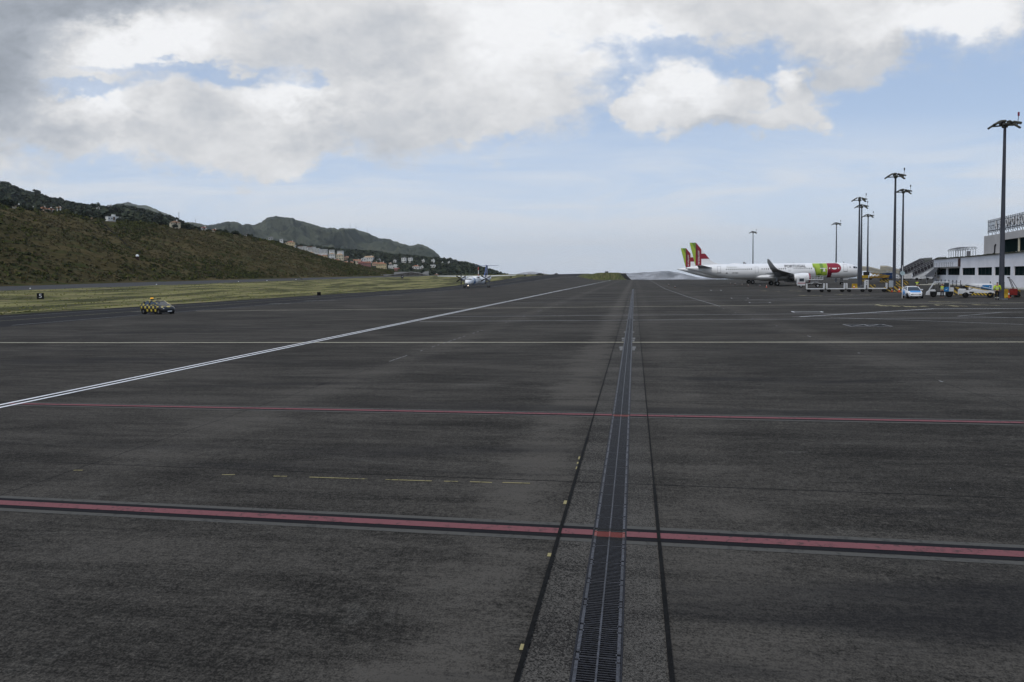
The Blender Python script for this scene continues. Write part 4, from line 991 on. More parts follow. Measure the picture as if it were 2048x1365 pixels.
for i, (px, py, lb) in enumerate(((60.5, 578.8, 'leftmost'), (313, 572, 'second'), (477, 566.6, 'third'), (534, 565.6, 'fourth'), (592, 563.2, 'fifth'))):
    q = at(px, py, 161/abs(math.sin(azim(px)))); r = empty('runway_light', (q[0], q[1], float(hz(q[0], q[1]))), 0, lb+' of the small pale runway edge lights from the left', 'runway light', 'runway edge lights')
    MB().cyl((0, 0, 0), (0, 0, .3), .07, .07, 6).build('stem', M_GALV, r); MB().cyl((0, 0, .3), (0, 0, .5), .2, .12, 8).build('lamp_head', M_WHITE, r)

# ---------------------------------------------------------------- flood light masts
M_MAST = mat('mast_grey', (.062, .067, .082), .55, .2, .12, .8)
M_FLOOD = mat('floodlight_olive', (.075, .075, .060), .6, .1); M_FGLASS = mat('floodlight_glass', (.03, .03, .035), .15)
def mast(px, ytop, D, label, rz=0.0, flag=False):
    q0 = at(px, 500, D); x, y = q0[0], q0[1]; z0 = SLOPE*x if D < 400 else 0; top = at(px, ytop, D)[2]
    r = empty('floodlight_mast', (x, y, z0), rz, label, 'floodlight mast', 'floodlight masts round the apron'); h = top-z0
    MB().loft([[(rr*math.cos(a*math.pi/8), rr*math.sin(a*math.pi/8), zz) for a in range(16)] for rr, zz in ((.30, 0), (.30, .1), (.26, .3), (.215, h*.4), (.165, h*.75), (.13, h-.15))]).build('pole', M_MAST, r, True)
    MB().cyl((0, 0, 0), (0, 0, .08), .6, None, 12).build('base_plate', M_GALV, r)
    mb = MB(); mb.box(0, 0, h-.25, 2.3, .16, .14); mb.box(0, 0, h-.25, .16, 1.6, .14); mb.cyl((0, 0, h-.4), (0, 0, h+.05), .28, .24, 10)
    mb.build('headframe', M_FLOOD, r)
    for k, (a, rad, zo, tilt) in enumerate(((180, 1.15, -.15, -.42), (200, .75, .12, -.32), (95, .55, .28, .1), (20, .62, .10, .35), (345, 1.05, .0, .12), (330, 1.0, -.38, .5), (270, .5, -.1, 0))):
        ar = math.radians(a); cx_, cy_ = rad*math.cos(ar), rad*math.sin(ar)
        f = MB().box(cx_, cy_, h+zo-.08, .82, .50, .20, rz=ar, ry=abs(tilt)+.2, bev=.05).build('floodlight', M_FLOOD, r)
        MB().box(cx_+.02*math.cos(ar), cy_+.02*math.sin(ar), h+zo-.11, .72, .42, .04, rz=ar, ry=abs(tilt)+.2).build('lens', M_FGLASS, f)
    MB().cyl((1.15, 0, h-.1), (1.22, 0, h+.75), .035, None, 6).build('antenna', M_GALV, r)
    MB().box(1.22, 0, h+.75, .16, .16, .42, bev=.03).build('warning_lamp', mat('lamp_red', (.22, .03, .06), .5) if flag else M_BLACK, r)
    return r
mast(2004.5, 249, 91, 'nearest floodlight mast, with a red lamp, standing before the terminal at the right edge', math.radians(-10), True)
mast(1789, 352, 124, 'thick floodlight mast left of the covered stairs, second nearest', math.radians(-14))
mast(1805, 383, 150, 'thinner floodlight mast just right of the second nearest one', math.radians(-8))
mast(1718, 399, 160, 'floodlight mast crossing the nose of the white jet', math.radians(-20))
mast(1722.5, 413, 178, 'floodlight mast half hidden right behind the one at the jet nose', math.radians(-12))
mast(1735.5, 432, 208, 'slim floodlight mast right of the jet nose', math.radians(-10))
mast(1672.5, 448, 242, 'slim floodlight mast rising behind the cockpit roof of the jet', math.radians(-5))
mast(1506, 465, 282, 'farthest floodlight mast rising behind the rear fuselage of the jet', math.radians(0))
# ---------------------------------------------------------------- terminal
M_TW = mat('terminal_white_render', (.80, .79, .81), .85, 0, .05, .25)
M_TG = mat('terminal_warm_render', (.50, .48, .46), .85, 0, .07, .25)
m, g2, b = bsdf('tinted_glass'); b.inputs['Base Color'].default_value = (.006, .014, .014, 1); b.inputs['Roughness'].default_value = .25; b.inputs['Specular IOR Level'].default_value = .0; M_TGL = m
M_ROOFEDGE = mat('mossy_roof_edge', (.05, .055, .03), .95, 0, .4, 2)
A0 = gp(1867, 567.2); A1 = gp(2048, 578.5)
dx, dy = A0[0]-A1[0], A0[1]-A1[1]; tl = math.hypot(dx, dy); ux, uy = dx/tl, dy/tl     # unit vector along the facade, away from the viewer
rzT = math.atan2(uy, ux)
# local frame: x along the facade (0 at the far corner, growing towards the viewer), y into the building
ter = empty('terminal_building', (A0[0], A0[1], SLOPE*A0[0]), rzT+math.pi, 'long white airport terminal with dark windows and a taller upper storey at the right edge', 'terminal building')
TH = 5.9; LEN = 110
WPX = [(1867,1892),(1894.8,1919),(1923.5,1949.8),(1954.3,1983.5),(1988,2020.5),(2027,2062)]
def along(px, back=0.0):
    """distance along the facade (from the far corner) at which the facade crosses image column px"""
    r = ray(px, 555); ox, oy = A0[0]+back*(-uy)*-1, A0[1]+back*ux*-1
    # solve t*r = A0 - s*u
    det = r[0]*uy-r[1]*ux; s_ = (A0[0]*r[1]-A0[1]*r[0])/(ux*r[1]-uy*r[0]); return s_
cols = [along(a) for ab in WPX for a in ab]
wins = [(max(cols[2*i], .6), cols[2*i+1]) for i in range(len(WPX))]
step = 9.6
while wins[-1][1] < LEN-12: a = wins[-1][0]+step; wins.append((a, a+7.2))
wz0, wz1 = 2.10, 3.62
mb = MB()
mb.box(LEN/2, .15, -1, LEN, .3, wz0+1); mb.box(LEN/2, .15, wz1, LEN, .3, TH-wz1)
px_ = 0
for a, b_ in wins+[(LEN, LEN)]:
    if a > px_: mb.box((px_+a)/2, .15, wz0, a-px_, .3, wz1-wz0)
    px_ = b_
mb.box(.15, 14.9, -1, .3, 29.2, TH+1); mb.box(LEN/2, 15, TH-.6, LEN-.6, 29, .3); mb.box(LEN/2, 29.6, -1, LEN, .3, TH+1)
mb.build('wall', M_TW, ter)
for a, b_ in wins:
    w = MB().box((a+b_)/2, .22, wz0, b_-a, .06, wz1-wz0).build('window', M_TGL, ter)
    mm = MB(); n = 4
    for k in range(1, n): mm.box(a+(b_-a)*k/n, .17, wz0, .06, .05, wz1-wz0)
    mm.box((a+b_)/2, .17, wz0, b_-a, .05, .05); mm.build('frame', mat('window_frame_dark', (.03, .04, .04), .5), w)
    MB().box((a+b_)/2, .9, wz0+.02, b_-a-.3, .7, .75).build('sill', mat('interior_grey', (.03, .035, .035), .8), w)
mb = MB(); mb.box(LEN/2-1.0, -.02, TH+.002, LEN-3.0, .5, .12); 
for k in range(60): mb.box(3+k*1.8+random.random(), 0, TH+.1, random.uniform(.4, 1.3), .35, random.uniform(.04, .16))
mb.build('roof_edge', M_ROOFEDGE, ter)
mb = MB(); mb.box(LEN/2+3, -1.1, -.5, LEN-2, 1.8, .62, bev=.05); mb.build('kerb', mat('pale_kerb', (.42, .41, .36), .9), ter)
# upper storey
ux0 = along(1952.5)
UZ = 9.75; Ux = ux0+.5; UL = LEN-Ux
mb = MB(); gx = along(1990)-0
mb.box(Ux+(gx-Ux)/2, 1.2, TH-.2, gx-Ux, .3, UZ-TH+.2); mb.box((gx+LEN)/2, 1.2, UZ-1.25, LEN-gx, .3, 1.25); mb.box(gx+(LEN-gx)/2, 1.2, TH-.2, LEN-gx, .3, .5)
mb.box(Ux+.15, 11.2, TH-.2, .3, 19.6, UZ-TH+.2); mb.box(Ux+UL/2, 11.2, UZ-.3, UL, 19.6, .25)
mb.build('upper_wall', M_TG, ter)
w = MB().box((gx+LEN)/2, 1.35, TH+.3, LEN-gx, .06, UZ-1.25-TH-.3).build('upper_window', M_TGL, ter)
mm = MB(); p1 = along(2020)
for k in range(9): mm.box(p1+k*7.5, 1.18, TH+.3, .35, .2, UZ-1.25-TH-.3)
mm.build('mullion', mat('cream_mullion', (.55, .52, .40), .7), w)
mm = MB(); cxj = along(1976)
mm.cyl((cxj-.35, .95, TH+.35), (cxj, .95, TH+.5), .12, None, 8); mm.cyl((cxj, .95, TH+.5), (cxj+.10, .95, TH+1.7), .12, None, 8); mm.cyl((cxj+.10, .95, TH+1.7), (cxj+.55, .95, TH+1.95), .12, None, 8)
mm.build('drain_pipe', mat('pipe_dark', (.05, .05, .06), .6), ter)
# roof sign: open steel rack with raised letters
sg = empty('rooftop_sign', (0, 0, 0), 0, 'rooftop rack of steel slats carrying the raised letters AEROPORTO DA', 'sign')
sg.matrix_world = Matrix.Translation((A0[0], A0[1], SLOPE*A0[0])) @ Matrix.Rotation(rzT+math.pi, 4, 'Z')
s0 = along(1955.5); SZ0, SZ1 = UZ+.62, UZ+2.95; SL = LEN-s0
M_SLAT = mat('sign_slat', (.075, .08, .09), .6); M_SLET = mat('sign_letter_face', (.62, .62, .62), .6)
mb = MB()
for k in range(13): mb.box(s0+SL/2, 1.5, SZ0+(SZ1-SZ0)*k/12-.03, SL, .05, .085)
mb.build('slats', M_SLAT, sg)
mb = MB(); k = 0.0
while k < SL: mb.box(s0+k+.05, 1.56, SZ0-.1, .07, .05, SZ1-SZ0+.25); k += 1.15
for z in (SZ0+.25, SZ0+1.2, SZ1-.35): mb.box(s0+SL/2, 1.58, z, SL, .05, .09)
mb.build('frame', mat('sign_frame_dark', (.06, .06, .07), .6), sg)
mb = MB(); k = 0.0
while k < SL: mb.cyl((s0+k+.1, 1.7, UZ-.3), (s0+k+.1, 1.6, SZ0), .05, None, 6); mb.cyl((s0+k+.1, 3.2, UZ-.3), (s0+k+.1, 1.62, SZ0+1.5), .035, None, 6); k += 2.3
mb.build('strut', M_GALV, sg)
LS = [('A',1972.5),('E',1980.5),('R',1986.5),('O',1992.8),('P',1998.5),('O',2005),('R',2011.5),('T',2017.3),('O',2023.8),('D',2038.3),('A',2046.5),('',0)]
for ch, px in LS[:-1]:
    sx_ = along(px); vs, fs = text_tris(ch, 1.95, .035, .80)
    mb = MB(); mb.add([(sx_+a, 1.40, (SZ0+SZ1)/2+b_) for a, b_ in vs], fs); n0 = len(mb.v)
    lo = mb.build('letter', M_SLET, sg)
    so = lo.modifiers.new('s', 'SOLIDIFY'); so.thickness = .10
    vs, fs = text_tris(ch, 1.95, .085, .80); mb = MB(); mb.add([(sx_+a+.03, 1.47, (SZ0+SZ1)/2+b_-.03) for a, b_ in vs], fs); mb.build('letter_edge', M_BLACK, lo)
# escape stair and gangway on the facade
st = empty('escape_stair', (0, 0, 0), 0, 'galvanised escape stair with mesh sides zigzagging down the far end of the terminal wall', 'stair')
st.matrix_world = sg.matrix_world.copy()
m, g2, b = bsdf('steel_mesh'); tcn = g2.nt.nodes.new('ShaderNodeTexCoord'); s = g2.sep(tcn.outputs['Object'])
b.inputs['Base Color'].default_value = (.12, .125, .14, 1); b.inputs['Roughness'].default_value = .5
fa = g2.m('GREATER_THAN', g2.m('FRACT', g2.m('MULTIPLY', g2.m('ADD', s[0], s[2]), 9)), .5); fb = g2.m('GREATER_THAN', g2.m('FRACT', g2.m('MULTIPLY', g2.m('SUBTRACT', s[0], s[2]), 9)), .5)
g2.put(b.inputs['Alpha'], g2.m('ADD', .45, g2.m('MULTIPLY', g2.m('MAXIMUM', fa, fb), .2))); M_MESH = m
gz = 3.85
sa, sb = along(1877.5), along(1920)
mb = MB(); mb.box((sa+sb)/2, -.65, gz, sb-sa, 1.2, .12); mb.build('landing', M_GALV, st)
mb = MB()
for z in (.45, .8, 1.1): mb.cyl((sa, -1.2, gz+z), (sb, -1.2, gz+z), .025, None, 5)
k = sa
while k <= sb: mb.cyl((k, -1.2, gz), (k, -1.2, gz+1.1), .03, None, 5); k += 1.6
mb.build('handrail', M_GALV, st)
d1, z1_ = -4.2, 1.75
mb = MB(); mb.prism([(sa+1.6, -1.25, gz), (sa+5.2, -1.25, gz), (sa+.5, -1.25, z1_), (-4.5+sa*0, -1.25, z1_)], (0, .06, 0)); mb.build('mesh_side', M_MESH, st)
mb = MB(); mb.prism([(-2.5, -.1, z1_+.0), (sa+1.5, -.1, gz), (sa+1.5, -1.2, gz), (-2.5, -1.2, z1_)], (0, 0, -.15)); mb.build('flight', M_GALV, st)
mb = MB(); mb.prism([(sa+2.2, -1.3, z1_), (sa+8.5, -1.3, 0), (sa+5.5, -1.3, 0), (sa-.5, -1.3, z1_)], (0, .06, 0)); mb.build('mesh_side', M_MESH, st)
mb = MB(); mb.box(sa-1.2, -.7, z1_-.1, 4.5, 1.2, .1); mb.build('landing', M_GALV, st)
for xx in (sa+1.0, sa+3.4, -2.0): MB().cyl((xx, -1.15, -.6), (xx, -1.15, gz if xx > 0 else z1_), .09, None, 8).build('post', M_GALV, st)
mb = MB(); mb.box(sb-.6, -.05, gz+.1, 1.6, .15, 1.75); mb.build('door', mat('rust_door', (.07, .035, .03), .8), st)
# roof cage
cg = empty('roof_cage', (0, 0, 0), 0, 'small openwork steel shelter with a curved trellis top on the terminal roof', 'shelter'); cg.matrix_world = sg.matrix_world.copy()
ca, cb = along(1892), along(1929); mb = MB(); n = 9
for k in range(n):
    xx = ca+(cb-ca)*k/(n-1)
    for yy in (.5, 1.9): MB().cyl((xx, yy, TH), (xx, yy, TH+1.7), .05, None, 6).build('post', M_GALV, cg)
mb = MB(); prev = None
for k in range(17):
    xx = ca-.5+(cb-ca+1.0)*k/16; zz = TH+1.7+.55*math.sin(math.pi*min(1, max(0, (k+1.2)/18.4)))**.4
    for yy in (.4, 2.0):
        mb.cyl((xx, yy, TH+1.7), (xx, yy, zz), .03, None, 5)
        if prev: mb.cyl((prev[0], yy, prev[1]), (xx, yy, zz), .04, None, 5); mb.cyl((prev[0], yy, TH+1.7), (xx, yy, zz if k % 2 else TH+1.7), .025, None, 5); mb.cyl((prev[0], yy, TH+1.7), (xx, yy, TH+1.7), .04, None, 5)
    mb.cyl((xx, .4, zz), (xx, 2.0, zz), .03, None, 5); prev = (xx, zz)
mb.build('trellis', M_GALV, cg); MB().box(cb-2.3, 1.2, TH, .6, .6, 1.3).build('cabinet', mat('cab_grey', (.12, .12, .13), .6), cg)
# chain posts along the facade kerb
for i, px in enumerate([1904.5,1910,1918.5,1926.5,1935,1943,1952,2016.5,2036,2047]):
    s_ = along(px); lx, ly = s_, -2.6
    M4 = sg.matrix_world; p = M4 @ Vector((lx, ly, 0))
    r = empty('chain_post', (p.x, p.y, SLOPE*p.x), rzT, 'black post of the chain fence before the terminal wall', 'post', 'chain posts before the terminal')
    MB().cyl((0, 0, 0), (0, 0, 1.05), .06, .05, 8).build('post', M_BLACK, r); MB().cyl((0, 0, 0), (0, 0, .10), .2, .15, 10).build('base', M_BLACK, r); MB().cyl((0, 0, 1.05), (0, 0, 1.2), .09, .03, 8).build('cap', M_BLACK, r)
ps = [sg.matrix_world @ Vector((along(px), -2.6, .95)) for px in [1904.5,1910,1918.5,1926.5,1935,1943,1952]]
ps2 = [sg.matrix_world @ Vector((along(px), -2.6, .95)) for px in [2016.5,2036,2047]]
for P, lb in ((ps, 'long run of black chain sagging between the posts before the terminal windows'), (ps2, 'short run of black chain right of the nearest floodlight mast')):
    mb = MB()
    for a, b_ in zip(P[:-1], P[1:]): mb.path([tuple(a.lerp(b_, t/6)+Vector((0, 0, -.35*math.sin(math.pi*t/6)))) for t in range(7)], .02, 4)
    tag(mb.build('barrier_chain', M_BLACK), lb, 'chain', 'barrier chains')
# ---------------------------------------------------------------- aircraft helpers
M_ACW = mat('aircraft_white', (.80, .805, .81), .32, 0, .03, .4, spec=.4)
M_ACG = mat('aircraft_grey', (.30, .31, .32), .4, 0, .05, .4)
M_ACD = mat('aircraft_dark_metal', (.05, .05, .055), .45, .4); M_TYRE = mat('tyre', (.012, .012, .012), .9, 0, .2, 8); M_RIM = mat('rim_grey', (.35, .35, .36), .4, .3)
M_GLS = mat('cockpit_glass', (.015, .018, .022), .1); M_RUB = mat('seam_grey', (.20, .20, .21), .6)
L_GRN = mat('livery_lime', (.33, .46, .045), .4, 0, .04); L_GRD = mat('livery_green', (.14, .26, .030), .4, 0, .04); L_RED = mat('livery_red', (.25, .008, .024), .4, 0, .04); L_RDD = mat('livery_dark_red', (.13, .004, .022), .4, 0, .04)
L_GREY = mat('livery_grey_text', (.045, .045, .045), .5); L_PALE = mat('livery_pale_text', (.36, .38, .34), .5)
def fus_rings(secs, n=36, flip=1):
    out = []
    for (x, hw, zt, zb) in secs:
        zc, hh = (zt+zb)/2, (zt-zb)/2; out.append([(x, hw*math.sin(2*math.pi*i/n), zc+hh*math.cos(2*math.pi*i/n)) for i in range(n)])
    return out
class Hull:
    """fuselage given by stations (x, half width, top z, bottom z)"""
    def __init__(s, secs): s.s = sorted(secs); s.x = [a[0] for a in s.s]
    def at(s, x): return [float(np.interp(x, s.x, [a[k] for a in s.s])) for k in (1, 2, 3)]
    def y(s, x, z, off=.015):
        hw, zt, zb = s.at(x); zc, hh = (zt+zb)/2, (zt-zb)/2; q = max(-1, min(1, (z-zc)/hh)); return hw*math.sqrt(max(0.0, 1-q*q))+off
def decal(hull, polys, m, parent, name, side=-1, off=.02, dz=.12, dx=.5):
    """flat x-z polygons wrapped on the hull side"""
    bm = bmesh.new()
    for p in polys:
        vs = [bm.verts.new((a, 0, c)) for a, c in p]
        try: bm.faces.new(vs)
        except Exception: pass
    bmesh.ops.triangulate(bm, faces=bm.faces)
    zs = [v.co.z for v in bm.verts]; xs = [v.co.x for v in bm.verts]
    if max(zs)-min(zs) > dz:
        z = min(zs)+dz*.5
        while z < max(zs): bmesh.ops.bisect_plane(bm, geom=bm.verts[:]+bm.edges[:]+bm.faces[:], plane_co=(0, 0, z), plane_no=(0, 0, 1)); z += dz
    if max(xs)-min(xs) > dx:
        x = min(xs)+dx*.5
        while x < max(xs): bmesh.ops.bisect_plane(bm, geom=bm.verts[:]+bm.edges[:]+bm.faces[:], plane_co=(x, 0, 0), plane_no=(1, 0, 0)); x += dx
    for v in bm.verts: v.co.y = side*hull.y(v.co.x, v.co.z, off)
    me = bpy.data.meshes.new(name); bm.to_mesh(me); bm.free(); me.materials.append(m)
    o = bpy.data.objects.new(name, me); COL.objects.link(o); o.parent = parent; return o
def text_polys(txt, size, cx_, cz, sx=1.0, bold=0.0, mirror=1, vertical=False):
    vs, fs = text_tris(txt, size, bold, sx)
    f = (lambda a, b_: (cx_-b_*mirror, cz+a)) if vertical else (lambda a, b_: (cx_+a*mirror, cz+b_))
    return [[f(*vs[i]) for i in fc] for fc in fs]
def rectp(x0, x1, z0, z1): return [(x0, z0), (x1, z0), (x1, z1), (x0, z1)]
def frame_p(x0, x1, z0, z1, t=.05): return [rectp(x0, x1, z0, z0+t), rectp(x0, x1, z1-t, z1), rectp(x0, x0+t, z0+t, z1-t), rectp(x1-t, x1, z0+t, z1-t)]
def ellp(cx_, cz, a, b_, n=10): return [(cx_+a*math.cos(2*math.pi*i/n), cz+b_*math.sin(2*math.pi*i/n)) for i in range(n)]
def airfoil(xl, y, z, c, t, up=(0, 0, 1)):
    pr = [(0, 0), (.03, .35), (.12, .75), (.3, 1.0), (.55, .78), (.8, .38), (1, .04), (1, -.04), (.8, -.22), (.5, -.45), (.25, -.55), (.08, -.42)]
    return [(xl-a*c, y+b_*t*.5*up[1], z+b_*t*.5*up[2]) for a, b_ in pr]
def wing(name, secs, m, parent, smooth=True):
    mb = MB(); mb.loft([airfoil(*s) for s in secs]); return mb.build(name, m, parent, smooth)
def gear_leg(parent, x, y, zt, wr, ww, tw, label_name='main_gear', n=2):
    g_ = MB(); g_.cyl((x, y, zt), (x, y, wr), .11, .09, 10); g_.cyl((x+.5, y, zt), (x, y, wr+.5), .05, .05, 6); g_.box(x, y-.28*(1 if y > 0 else -1), wr+.35, .5, .03, zt-wr-.5)
    go = g_.build(label_name, M_ACG, parent)
    for s in ((-1, 1) if n == 2 else (0,)):
        yy = y+s*tw/2
        t = MB(); prof = [(.45, -ww/2), (.85, -ww/2), (1.0, -ww/3), (1.0, ww/3), (.85, ww/2), (.45, ww/2)]
        t.loft([[(x+wr*a*math.cos(2*math.pi*i/20), yy+b_, wr+wr*a*math.sin(2*math.pi*i/20)) for a, b_ in prof] for i in range(21)], cap=False)
        w = t.build('wheel', M_TYRE, go, True)
        MB().cyl((x, yy-ww*.36, wr), (x, yy+ww*.36, wr), wr*.50, None, 14).build('hub', M_RIM, w)
    return go

# ---------------------------------------------------------------- jet airliner, nose along +x, x = 0 at the nose tip (body spans -44.5 .. 0)
def make_jet(loc, label, rz=0.0, detail=True):
    r = empty('jet_airliner', loc, rz, label, 'airliner', 'white jets with green and red tails')
    S = [(0,.05,3.30,3.20),(-.12,.36,3.66,2.90),(-.45,.72,4.02,2.56),(-1.0,1.06,4.42,2.28),(-1.6,1.32,4.86,2.08),(-2.3,1.55,5.24,1.94),(-3.2,1.75,5.54,1.83),(-4.4,1.90,5.74,1.76),(-6,1.965,5.83,1.72),(-8,1.975,5.85,1.72),
         (-31.5,1.975,5.85,1.72),(-33.5,1.94,5.84,1.82),(-35.5,1.80,5.82,2.14),(-37.5,1.55,5.78,2.62),(-39.5,1.22,5.68,3.18),(-41.5,.84,5.52,3.80),(-43.2,.48,5.32,4.34),(-44.2,.26,5.14,4.62),(-44.5,.16,5.05,4.70)]
    hull = Hull(S)
    fu = MB().loft(fus_rings(S, 40)).build('fuselage', M_ACW, r, True)
    MB().cyl((-44.45, 0, 4.87), (-44.75, 0, 4.92), .17, .14, 14).build('exhaust', M_ACD, r)
    # belly fairing
    mb = MB(); mb.loft([[(x, w*math.sin(2*math.pi*i/24), z+h*math.cos(2*math.pi*i/24)) for i in range(24)] for x, w, z, h in ((-13.0,.3,2.3,.2),(-14.2,1.5,2.3,.75),(-16.5,2.15,2.25,.98),(-22,2.2,2.25,1.0),(-25.5,1.9,2.3,.85),(-27.6,1.0,2.4,.5),(-28.6,.2,2.4,.1))])
    mb.build('belly_fairing', M_ACW, r, True)
    # wings with sharklets
    for s in (-1, 1):
        secs = [(-15.2, 1.2*s, 2.55, 7.6, .95), (-16.6, 3.4*s, 2.75, 6.1, .75), (-18.6, 6.6*s, 3.05, 4.6, .55), (-22.2, 13.0*s, 3.72, 2.7, .30), (-24.0, 16.3*s, 4.10, 1.75, .20)]
        wo = wing('wing', secs, M_ACG, r)
        mb = MB(); L_ = [(-24.0, 16.3*s, 4.10, 1.75, .2, 0, 1), (-24.5, 16.85*s, 4.35, 1.55, .16, .6*s, .8), (-25.1, 17.15*s, 4.95, 1.3, .13, 1, .25), (-25.9, 17.5*s, 5.9, .95, .10, 1, .2), (-26.5, 17.75*s, 6.65, .42, .07, 1, .2)]
        mb.loft([airfoil(a, b_, c, d_, e, (0, -abs(f)*s, g_)) for a, b_, c, d_, e, f, g_ in L_]); mb.build('sharklet', M_ACG, wo, True)
        for yy, xx, zz in ((4.4, -22.2, 2.75), (8.2, -23.2, 3.15), (11.6, -24.4, 3.55)):
            mb = MB(); mb.loft([[(xx+a, yy*s+w*math.sin(2*math.pi*i/10), zz-.25+h*math.cos(2*math.pi*i/10)) for i in range(10)] for a, w, h in ((1.6,.04,.06),(1.0,.2,.24),(0,.22,.28),(-1.2,.14,.18),(-1.9,.02,.03))]); mb.build('flap_fairing', M_ACG, wo, True)
        # engine
        ye = 5.75*s; xe = -14.3; ze = 1.98
        mb = MB(); mb.loft([[(xe+a, ye+q*math.sin(2*math.pi*i/28), ze+q*math.cos(2*math.pi*i/28)*1.0) for i in range(28)] for a, q in ((-.32,.93),(-.05,1.02),(0,1.08),(-.10,1.17),(-.45,1.24))], cap=False)
        en = MB(); en.loft([[(xe+a, ye+q*math.sin(2*math.pi*i/28), ze+q*math.cos(2*math.pi*i/28)) for i in range(28)] for a, q in ((-.45,1.24),(-1.2,1.30),(-2.2,1.28),(-3.2,1.14),(-3.9,.96),(-3.85,.88),(-3.0,.9))], cap=False)
        eo = en.build('engine', M_ACW, r, True); mb.build('intake_lip', L_RED, eo, True)
        MB().cyl((xe-.7, ye, ze), (xe-.72, ye, ze), 1.02, None, 24).build('fan', M_ACD, eo)
        mb = MB(); mb.loft([[(xe+a, ye+q*math.sin(2*math.pi*i/18), ze+q*math.cos(2*math.pi*i/18)) for i in range(18)] for a, q in ((-3.2,.84),(-4.0,.72),(-4.9,.52),(-5.0,.30),(-5.7,.06))]); mb.build('nozzle', M_ACD, eo, True)
        MB().prism([(xe-1.2, ye-.12, ze+1.2), (xe-4.2, ye-.12, ze+.7), (xe-5.9, ye-.12, 2.75), (xe-3.4, ye-.12, 3.15)], (0, .24, 0)).build('pylon', M_ACW, eo)
    # tail plane
    for s in (-1, 1): wing('tailplane', [(-37.4, .5*s, 4.85, 4.1, .42), (-38.7, 2.4*s, 5.05, 3.0, .30), (-40.9, 6.1*s, 5.5, 1.4, .14)], M_ACG, r)
    # fin: coloured plates share one outline
    T = .17
    def plate(poly, m, nm='fin_panel', par=None):
        o = MB().prism([(a, T, c) for a, c in poly], (0, -2*T, 0)).build(nm, m, par or fin); return o
    LE0, LE1 = (-37.75, 6.35), (-42.05, 11.76)
    def le(z): return LE0[0]+(LE1[0]-LE0[0])*(z-LE0[1])/(LE1[1]-LE0[1])
    def te(z): return -42.15+(-43.75+42.15)*(z-5.45)/(11.76-5.45)
    XV = -42.15
    fin = MB().prism([(-33.9, T*.9, 5.80), (-36.1, T*.9, 5.98), (-37.1, T*.9, 6.25), (le(6.8), T*.9, 6.8), (le(11.7), T*.9, 11.7), (te(11.7), T*.9, 11.7), (te(5.4), T*.9, 5.4), (-38, T*.9, 5.3)], (0, -1.8*T, 0)).build('fin', M_ACW, r)
    xb = -40.65   # front edge of the red band
    zb_top = 11.76-(le(11.76)-0-0)*0
    zl = LE0[1]+(xb-LE0[0])/(LE1[0]-LE0[0])*(LE1[1]-LE0[1])
    plate([(XV, 5.5), (xb, 5.65), (xb, zl), (le(11.76), 11.76), (XV, 11.76)], L_RED)
    plate([(XV+.003, 5.46), (XV+.003, 11.76), (te(11.76), 11.76), (te(5.46), 5.46)], L_GRN)
    MB().prism([(XV-.02, T+.012, 11.74), (XV-.02, T+.012, 9.9), (-43.2, T+.012, 11.74)], (0, -2*T-.024, 0)).build('fin_panel', L_GRD, fin)
    MB().prism([(XV+.02, T+.012, 11.5), (XV+.02, T+.012, 9.4), (XV+.5, T+.012, 7.2), (XV+.9, T+.012, 8.8)], (0, -2*T-.024, 0)).build('fin_panel', L_RDD, fin)
    za, zc_ = 7.35, 8.75
    plate([(xb+.002, za), (le(za), za), (le(zc_), zc_), (xb+.002, zc_)], L_RED)
    for s in (-1, 1):
        vs, fs = text_tris('AIR PORTUGAL', .60, .006, .92); mb = MB(); mb.add([(-41.35-b_*s*-1*-1, s*(T+.03), 7.75+a) for a, b_ in vs], fs); mb.build('lettering', M_LET, fin)
    # livery, both sides
    for s in (-1, 1):
        mir = 1 if s == -1 else -1
        D = lambda polys, m, nm, off=.02, **k: decal(hull, polys, m, fu, nm, s, off, **k)
        P = [(-9.05, 2.05), (-8.1, 2.05), (-8.0, 3.18), (-7.0, 3.20)]+[(-7.0+1.28*math.sin(t), 4.48-1.28*math.cos(t)) for t in np.linspace(.1, math.pi-.05, 12)]+[(-7.2, 5.74), (-9.05, 5.74)]
        D([P], L_RED, 'logo_red'); D([[(-9.04, 2.05), (-8.12, 2.05), (-8.02, 3.18), (-8.35, 4.5), (-9.04, 3.6)]], L_RDD, 'logo_dark_red', .03)
        D([[(-12.6, 4.62), (-11.75, 4.60), (-11.70, 2.25), (-9.15, 2.6), (-9.07, 5.72), (-12.6, 5.72)]], L_GRN, 'logo_green')
        D([[(-11.68, 2.3), (-10.85, 2.15), (-10.45, 2.7), (-10.65, 4.6), (-10.9, 5.70), (-10.1, 5.70), (-10.0, 4.2), (-10.55, 3.0), (-11.2, 3.1)]], L_GRD, 'logo_dark_green', .03)
        D([[(-10.25, 3.55), (-9.55, 3.55), (-9.75, 4.05), (-9.80, 4.35), (-9.98, 4.35), (-10.05, 4.05)], rectp(-10.9, -9.3, 4.32, 4.46)], M_ACW, 'logo_white', .045)
        D([[(-8.0, 4.48), (-6.75, 4.48), (-6.85, 4.22), (-7.2, 4.08), (-7.7, 4.12), (-7.95, 4.25)], ellp(-8.55, 4.40, .14, .16), ellp(-6.35, 4.42, .11, .16)], M_ACW, 'logo_white', .045)
        D(text_polys('PORTUGAL', 1.0, -16.95, 5.02, 1.03, .03, mir), L_GREY, 'lettering')
        D(text_polys('flytap.com', .62, -32.9, 5.0, 1.05, .0, mir), L_PALE, 'lettering')
        D(text_polys('CS-TXH', .42, -32.1, 3.42, 1.0, .014, mir), L_GREY, 'lettering'); D([rectp(-34.45, -34.0, 3.3, 3.52)], M_BLACK, 'flag')
        wp = []
        x = -13.0
